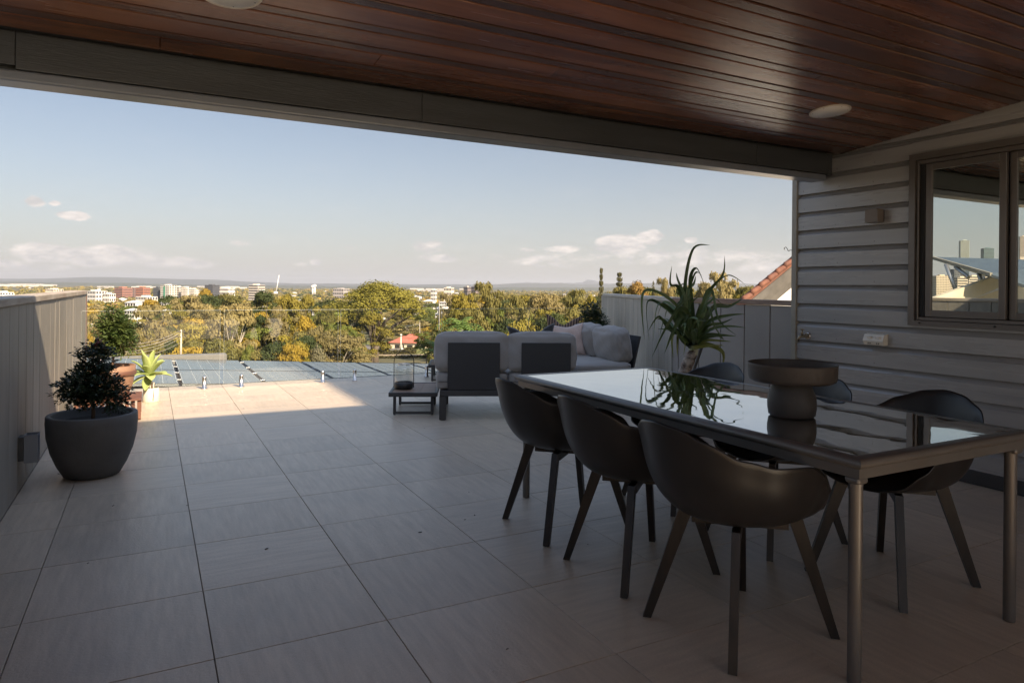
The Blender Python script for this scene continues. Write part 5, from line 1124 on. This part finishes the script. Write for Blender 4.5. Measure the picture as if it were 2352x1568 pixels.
for (u, v_) in ((926, 803), (948, 804)): p = gpt(u, v_, ZP); o = MB().box(p[0] - 1.3, p[0] + 1.3, p[1] - .5, p[1] + .5, ZP, ZP + 1.1, bev=.1).build('park_planter', M['whitewall']); tag(o, 'white planter box in front of the clubhouse, %s one' % ('left' if u < 930 else 'right'), 'planter')

# ------------------------------------------------------------------ buildings
WC = {}
def wmat(col):
    if col not in WC: WC[col] = pm('wall_%d' % len(WC), col, .8, col2=tuple(min(1, x * 1.06) for x in col), vs=.05)
    return WC[col]
def tower(u0, u1, vt, d, col, label, floors=8, cols=5, rot=-18, win=(.05, .05, .055), strip=False, name='apartment_block', depth=None, roof=None, base=-50, band=None, cat='building', mirror=None):
    if mirror is None:
        p0, p1 = at(u0, vt, d), at(u1, vt, d)
    else: p0, p1 = mirror
    w = math.hypot(p1[0] - p0[0], p1[1] - p0[1]); c = (p0 + p1) / 2; hgt = c[2] - base
    dirx = math.atan2(p1[1] - p0[1], p1[0] - p0[0])
    e = empty(name, label, cat, (c[0], c[1], base), dirx + R(rot)); dep = depth or w * .8; w2 = w / 2 * .86; d2 = dep / 2
    MB().box(-w2, w2, -d2, d2, 0, hgt).build('wall', wmat(col), e)
    b = MB(); vis = min(hgt, 60); fh = vis / floors; z0 = hgt - vis
    for f in range(floors):
        za, zb_ = z0 + f * fh + fh * .35, z0 + f * fh + fh * .85
        if strip: b.box(-w2 * .95, w2 * .95, -d2 - .25, -d2 - .02, za, zb_); b.box(w2 + .02, w2 + .25, -d2 * .95, d2 * .95, za, zb_)
        else:
            for k in range(cols):
                xa = -w2 + 2 * w2 * (k + .2) / cols; b.box(xa, xa + 2 * w2 / cols * .6, -d2 - .25, -d2 - .02, za, zb_)
            for k in range(max(2, cols // 2 + 1)):
                n_ = max(2, cols // 2 + 1); ya = -d2 + 2 * d2 * (k + .2) / n_; b.box(w2 + .02, w2 + .25, ya, ya + 2 * d2 / n_ * .6, za, zb_)
    o = b.build('windows', pm('win', win, .3), e); o['kind'] = 'stuff'
    MB().box(-w2 * .5, w2 * .3, -d2 * .5, d2 * .5, hgt + .02, hgt + 2.6).build('roof_plant', wmat(roof or col), e)
    if band: MB().box(-w2 * .25, w2 * .1, -d2 - .5, -d2 - .28, 3, hgt - 3).build('green_glazing', pm('green_glass', band, .3), e)
    return e
tower(268, 299, 660.5, 1900, (.42, .20, .15), 'pinkish brown brick apartment block, left wing', 9, 7, rot=-22, strip=True)
tower(299, 318, 662, 1960, (.16, .10, .09), 'middle wing of the brick apartments, its shade put into the wall colour', 9, 4, rot=-40)  # dark wall colour stands for the unlit face of the brick block
tower(316, 341, 660, 1880, (.50, .20, .12), 'orange brown brick apartment block, right wing', 9, 6, rot=-16, strip=True)
tower(355, 374, 660, 1850, (.10, .11, .12), 'dark glass block left of the green glazed tower', 9, 4, strip=True)
tower(373, 402, 655, 1830, (.60, .56, .49), 'white tower with green glass strip', 10, 5, band=(.05, .25, .15))
tower(402, 420, 659, 1860, (.70, .64, .55), 'white apartment tower right of the green glazed tower', 9, 5, strip=True)
tower(419, 438, 660, 1840, (.74, .66, .56), 'cream apartment tower with dark balconies', 9, 4)
tower(438, 455, 664, 1800, (.76, .68, .56), 'low cream tower at the right end of the white towers', 7, 4)
tower(474, 501, 654.5, 2000, (.09, .095, .11), 'dark grey office block above the golden tree', 8, 6, strip=True, name='office_block')
tower(508, 536, 662, 1950, (.72, .66, .58), 'low wide white block right of the office block', 4, 8)
tower(575, 605, 654.5, 1600, (.62, .55, .47), 'pale apartment tower above the dark green tree', 9, 6, strip=True)
tower(202, 240, 668, 1500, (.58, .56, .53), 'white low block right of the left fence end', 4, 7)
tower(240, 262, 674, 1500, (.74, .68, .60), 'small white block beside the brick apartments', 3, 4)
tower(318, 356, 681, 1400, (.66, .62, .56), 'low white building below the brick apartments', 3, 7)
tower(-8, 25, 671, 1500, (.78, .76, .72), 'white block above the left fence at the frame edge', 4, 6)
tower(110, 140, 664, 1800, (.70, .62, .50), 'cream block above the left fence', 5, 6)
tower(1021, 1042, 660.5, 1900, (.74, .66, .54), 'cream apartment block right of the huge fig', 4, 5)
tower(990, 1003, 665, 1900, (.66, .62, .56), 'small pale block left of the cream block', 4, 3)
tower(1066, 1081, 659, 1800, (.22, .18, .17), 'left one of two dark faced towers by the tall gum', 6, 4, rot=-40, roof=(.5, .45, .4))
tower(1084, 1098, 658, 1800, (.24, .19, .18), 'right one of two dark faced towers by the tall gum', 6, 4, rot=-40, roof=(.5, .45, .4))
tower(768, 800, 663, 2400, (.40, .36, .34), 'far grey block left of the huge fig', 3, 6, base=-45)
# white buildings half hidden in trees
def house(u0, u1, vt, d, label, col=(.76, .73, .68), roofc=(.62, .60, .57), hgt=6.5, floors=2, group=None, name='house', rot=-15, small=False):
    p0, p1 = at(u0, vt, d), at(u1, vt, d); w = math.hypot(p1[0] - p0[0], p1[1] - p0[1]); c = (p0 + p1) / 2; rh = w * .14; base = c[2] - hgt - rh; dirx = math.atan2(p1[1] - p0[1], p1[0] - p0[0])
    e = empty(name, label, 'house', (c[0], c[1], base), dirx + R(rot), group); w2, d2 = w * .42, w * .32
    MB().box(-w2, w2, -d2, d2, -8, hgt).build('wall', wmat(col), e)
    b = MB(); o_ = w * .05; vs = [b.bm.verts.new(p) for p in ((-w2 - o_, -d2 - o_, hgt), (w2 + o_, -d2 - o_, hgt), (w2 + o_, d2 + o_, hgt), (-w2 - o_, d2 + o_, hgt), (-w2 + d2, 0, hgt + rh), (w2 - d2, 0, hgt + rh))]
    for f in ((0, 1, 5, 4), (1, 2, 5), (2, 3, 4, 5), (3, 0, 4)): b.bm.faces.new([vs[i] for i in f])
    b.build('roof', wmat(roofc), e)
    if not small:
        for f in range(floors):
            for k in range(4): xa = -w2 + 2 * w2 * (k + .22) / 4; MB().box(xa, xa + w2 * .28, -d2 - .2, -d2 - .02, hgt * (f + .25) / floors, hgt * (f + .8) / floors).build('window', M['darkwin'], e)
    return e
house(291, 326, 690, 520, 'white three storey house with open balconies below the brick apartments', hgt=9, floors=3)
house(359, 388, 692, 560, 'white gabled house right of the balcony house', hgt=6)
house(290, 322, 708, 360, 'pale roofed house behind the gum with white trunk', roofc=(.6, .58, .55), hgt=4)
house(374, 396, 710, 380, 'white house partly hidden behind olive trees', hgt=5)
house(712, 770, 703, 420, 'large bright white building seen through the grove', col=(.86, .84, .82), roofc=(.80, .78, .76), hgt=14, floors=4)
house(770, 800, 752, 380, 'white house wall left of the bushy green tree', hgt=5)
house(949, 966, 714, 700, 'small white house with peaked cupola roof', hgt=6)
house(972, 1000, 688, 900, 'white hip roofed house beyond the palm', hgt=7)
house(1010, 1030, 692, 900, 'grey roofed house beyond the flagpole', roofc=(.35, .33, .32), hgt=6)
house(1000, 1030, 716, 560, 'pale roofed house behind the golden trees', hgt=5)
house(196, 214, 742, 300, 'small white roofed house at the end of the left fence', hgt=4)
HG = 'small houses scattered through the valley'
hl = {0: 'distant white roofed house among valley trees', 1: 'distant grey roofed house among valley trees', 2: 'distant terracotta roofed house among valley trees'}; rc = {0: (.76, .74, .70), 1: (.40, .39, .38), 2: (.42, .18, .11)}
hproto = {}
for i in range(130):
    d = 800 * (5000 / 800) ** r.uniform(0, 1); u = r.uniform(-30, 1420); k = r.choices([0, 1, 2], [6, 2, 1.2])[0]; zb_ = -50 + r.uniform(5, 9); w = r.uniform(9, 17) * (1 + d / 4500)
    if k not in hproto:
        b = MB(); b.box(-.42, .42, -.32, .32, -.3, .26, mi=0); vs = [b.bm.verts.new(p) for p in ((-.47, -.37, .26), (.47, -.37, .26), (.47, .37, .26), (-.47, .37, .26), (-.1, 0, .40), (.1, 0, .40))]
        for f in ((0, 1, 5, 4), (1, 2, 5), (2, 3, 4, 5), (3, 0, 4)): q = b.bm.faces.new([vs[j] for j in f]); q.material_index = 1
        me = b.mesh('small_house'); me.materials.append(wmat((.74, .69, .61))); me.materials.append(wmat(rc[k])); hproto[k] = me
    p = at(u, hor(u), d); o = link('house', hproto[k], loc=(p[0], p[1], zb_), rot=(0, 0, r.uniform(0, 3.1)), scale=(w, w, w * .8)); tag(o, ['tiny white roofed house ', 'tiny grey roofed house ', 'tiny terracotta roofed house '][k] + ('near the horizon ' if d > 2800 else 'far down the valley ' if d > 1500 else 'among valley trees ') + place(u), 'house', HG)
# far pale sheds
for i in range(26):
    d = r.uniform(5200, 8200); u = r.choice([r.uniform(-20, 130), r.uniform(200, 620), r.uniform(900, 1400)]); w = r.uniform(80, 260); p = at(u, hor(u), d)
    o = MB().box(-w / 2, w / 2, -30, 30, 0, 14).build('warehouse', wmat((.50, .47, .43))); o.location = (p[0], p[1], tz(p[0], p[1]) + 10); o.rotation_euler = (0, 0, -YAW + r.uniform(-.3, .3)); tag(o, 'long low pale warehouse near the horizon ' + place(u), 'warehouse', 'pale warehouses near the horizon')
cr = empty('crane', 'white crane boom leaning above the grove', 'crane'); MB().tube([tuple(at(634, 671, 1500)), tuple(at(641, 632, 1500))], [1.4, .7], 6).build('boom', M['whitewall'], cr); MB().box(-4, 4, -3, 3, 0, 4).build('cab', M['whitewall'], cr, loc=tuple(at(633, 674, 1500)))

# city skyline seen mirrored in the window
def mtower(x0, x1, yt, dist, col, label, floors, cols, **k):
    def md(x, y_): 
        d = ray(*zz(x, y_)) / F; d = np.array([-d[0], d[1], d[2]]); return OO + np.array([2 * 4.875, 0, 0]) + d * dist
    p0, p1 = md(x1, yt), md(x0, yt)
    tower(0, 0, 0, 0, col, label, floors, cols, mirror=(p0, p1), base=-40, name='skyscraper', **k)
mtower(447, 520, 790, 2300, (.42, .45, .40), 'tallest grey green skyscraper reflected in the window', 22, 3, strip=True, rot=20)
mtower(636, 722, 855, 2200, (.13, .20, .21), 'dark blue glass skyscraper reflected in the window', 14, 5, strip=True, rot=15)
mtower(950, 1010, 755, 2000, (.50, .42, .34), 'tan banded skyscraper at the edge of the window reflection', 24, 4, strip=True, rot=25)
mtower(228, 340, 1085, 1500, (.62, .52, .38), 'cream gridded tower reflected at the lower left of the window', 16, 8, rot=10)
mtower(335, 380, 1080, 1600, (.55, .46, .35), 'narrow cream tower behind the awning strut', 16, 3, rot=10)
mtower(382, 475, 1030, 1800, (.12, .13, .14), 'charcoal tower under the solar awning', 10, 4, rot=10)
mtower(410, 500, 1100, 1400, (.66, .56, .42), 'sandy apartment tower behind the awning', 12, 6, strip=True, rot=10)
mtower(500, 610, 1090, 1450, (.62, .54, .42), 'sandy balcony tower right of the awning strut', 12, 7, strip=True, rot=10)
mtower(630, 770, 1060, 1900, (.50, .43, .35), 'brown tower row behind the cream roofline', 10, 7, rot=10)

# ------------------------------------------------------------------ haze
USE_HAZE = True
if USE_HAZE:
    b = MB().box(-32000, 36000, -15000, 36000, -62, 420); hzo = b.build('haze', []); m = bpy.data.materials.new('haze'); m.use_nodes = True; N = m.node_tree.nodes; N.remove(N['Principled BSDF'])
    v = N.new('ShaderNodeVolumePrincipled'); v.inputs['Color'].default_value = (.93, .95, 1, 1); v.inputs['Density'].default_value = .00004; v.inputs['Anisotropy'].default_value = .2; m.node_tree.links.new(v.outputs[0], N['Material Output'].inputs['Volume'])
    hzo.data.materials.clear(); hzo.data.materials.append(m); tag(hzo, kind='stuff')
S.cycles.max_bounces = 8; S.cycles.diffuse_bounces = 4; S.cycles.transparent_max_bounces = 16
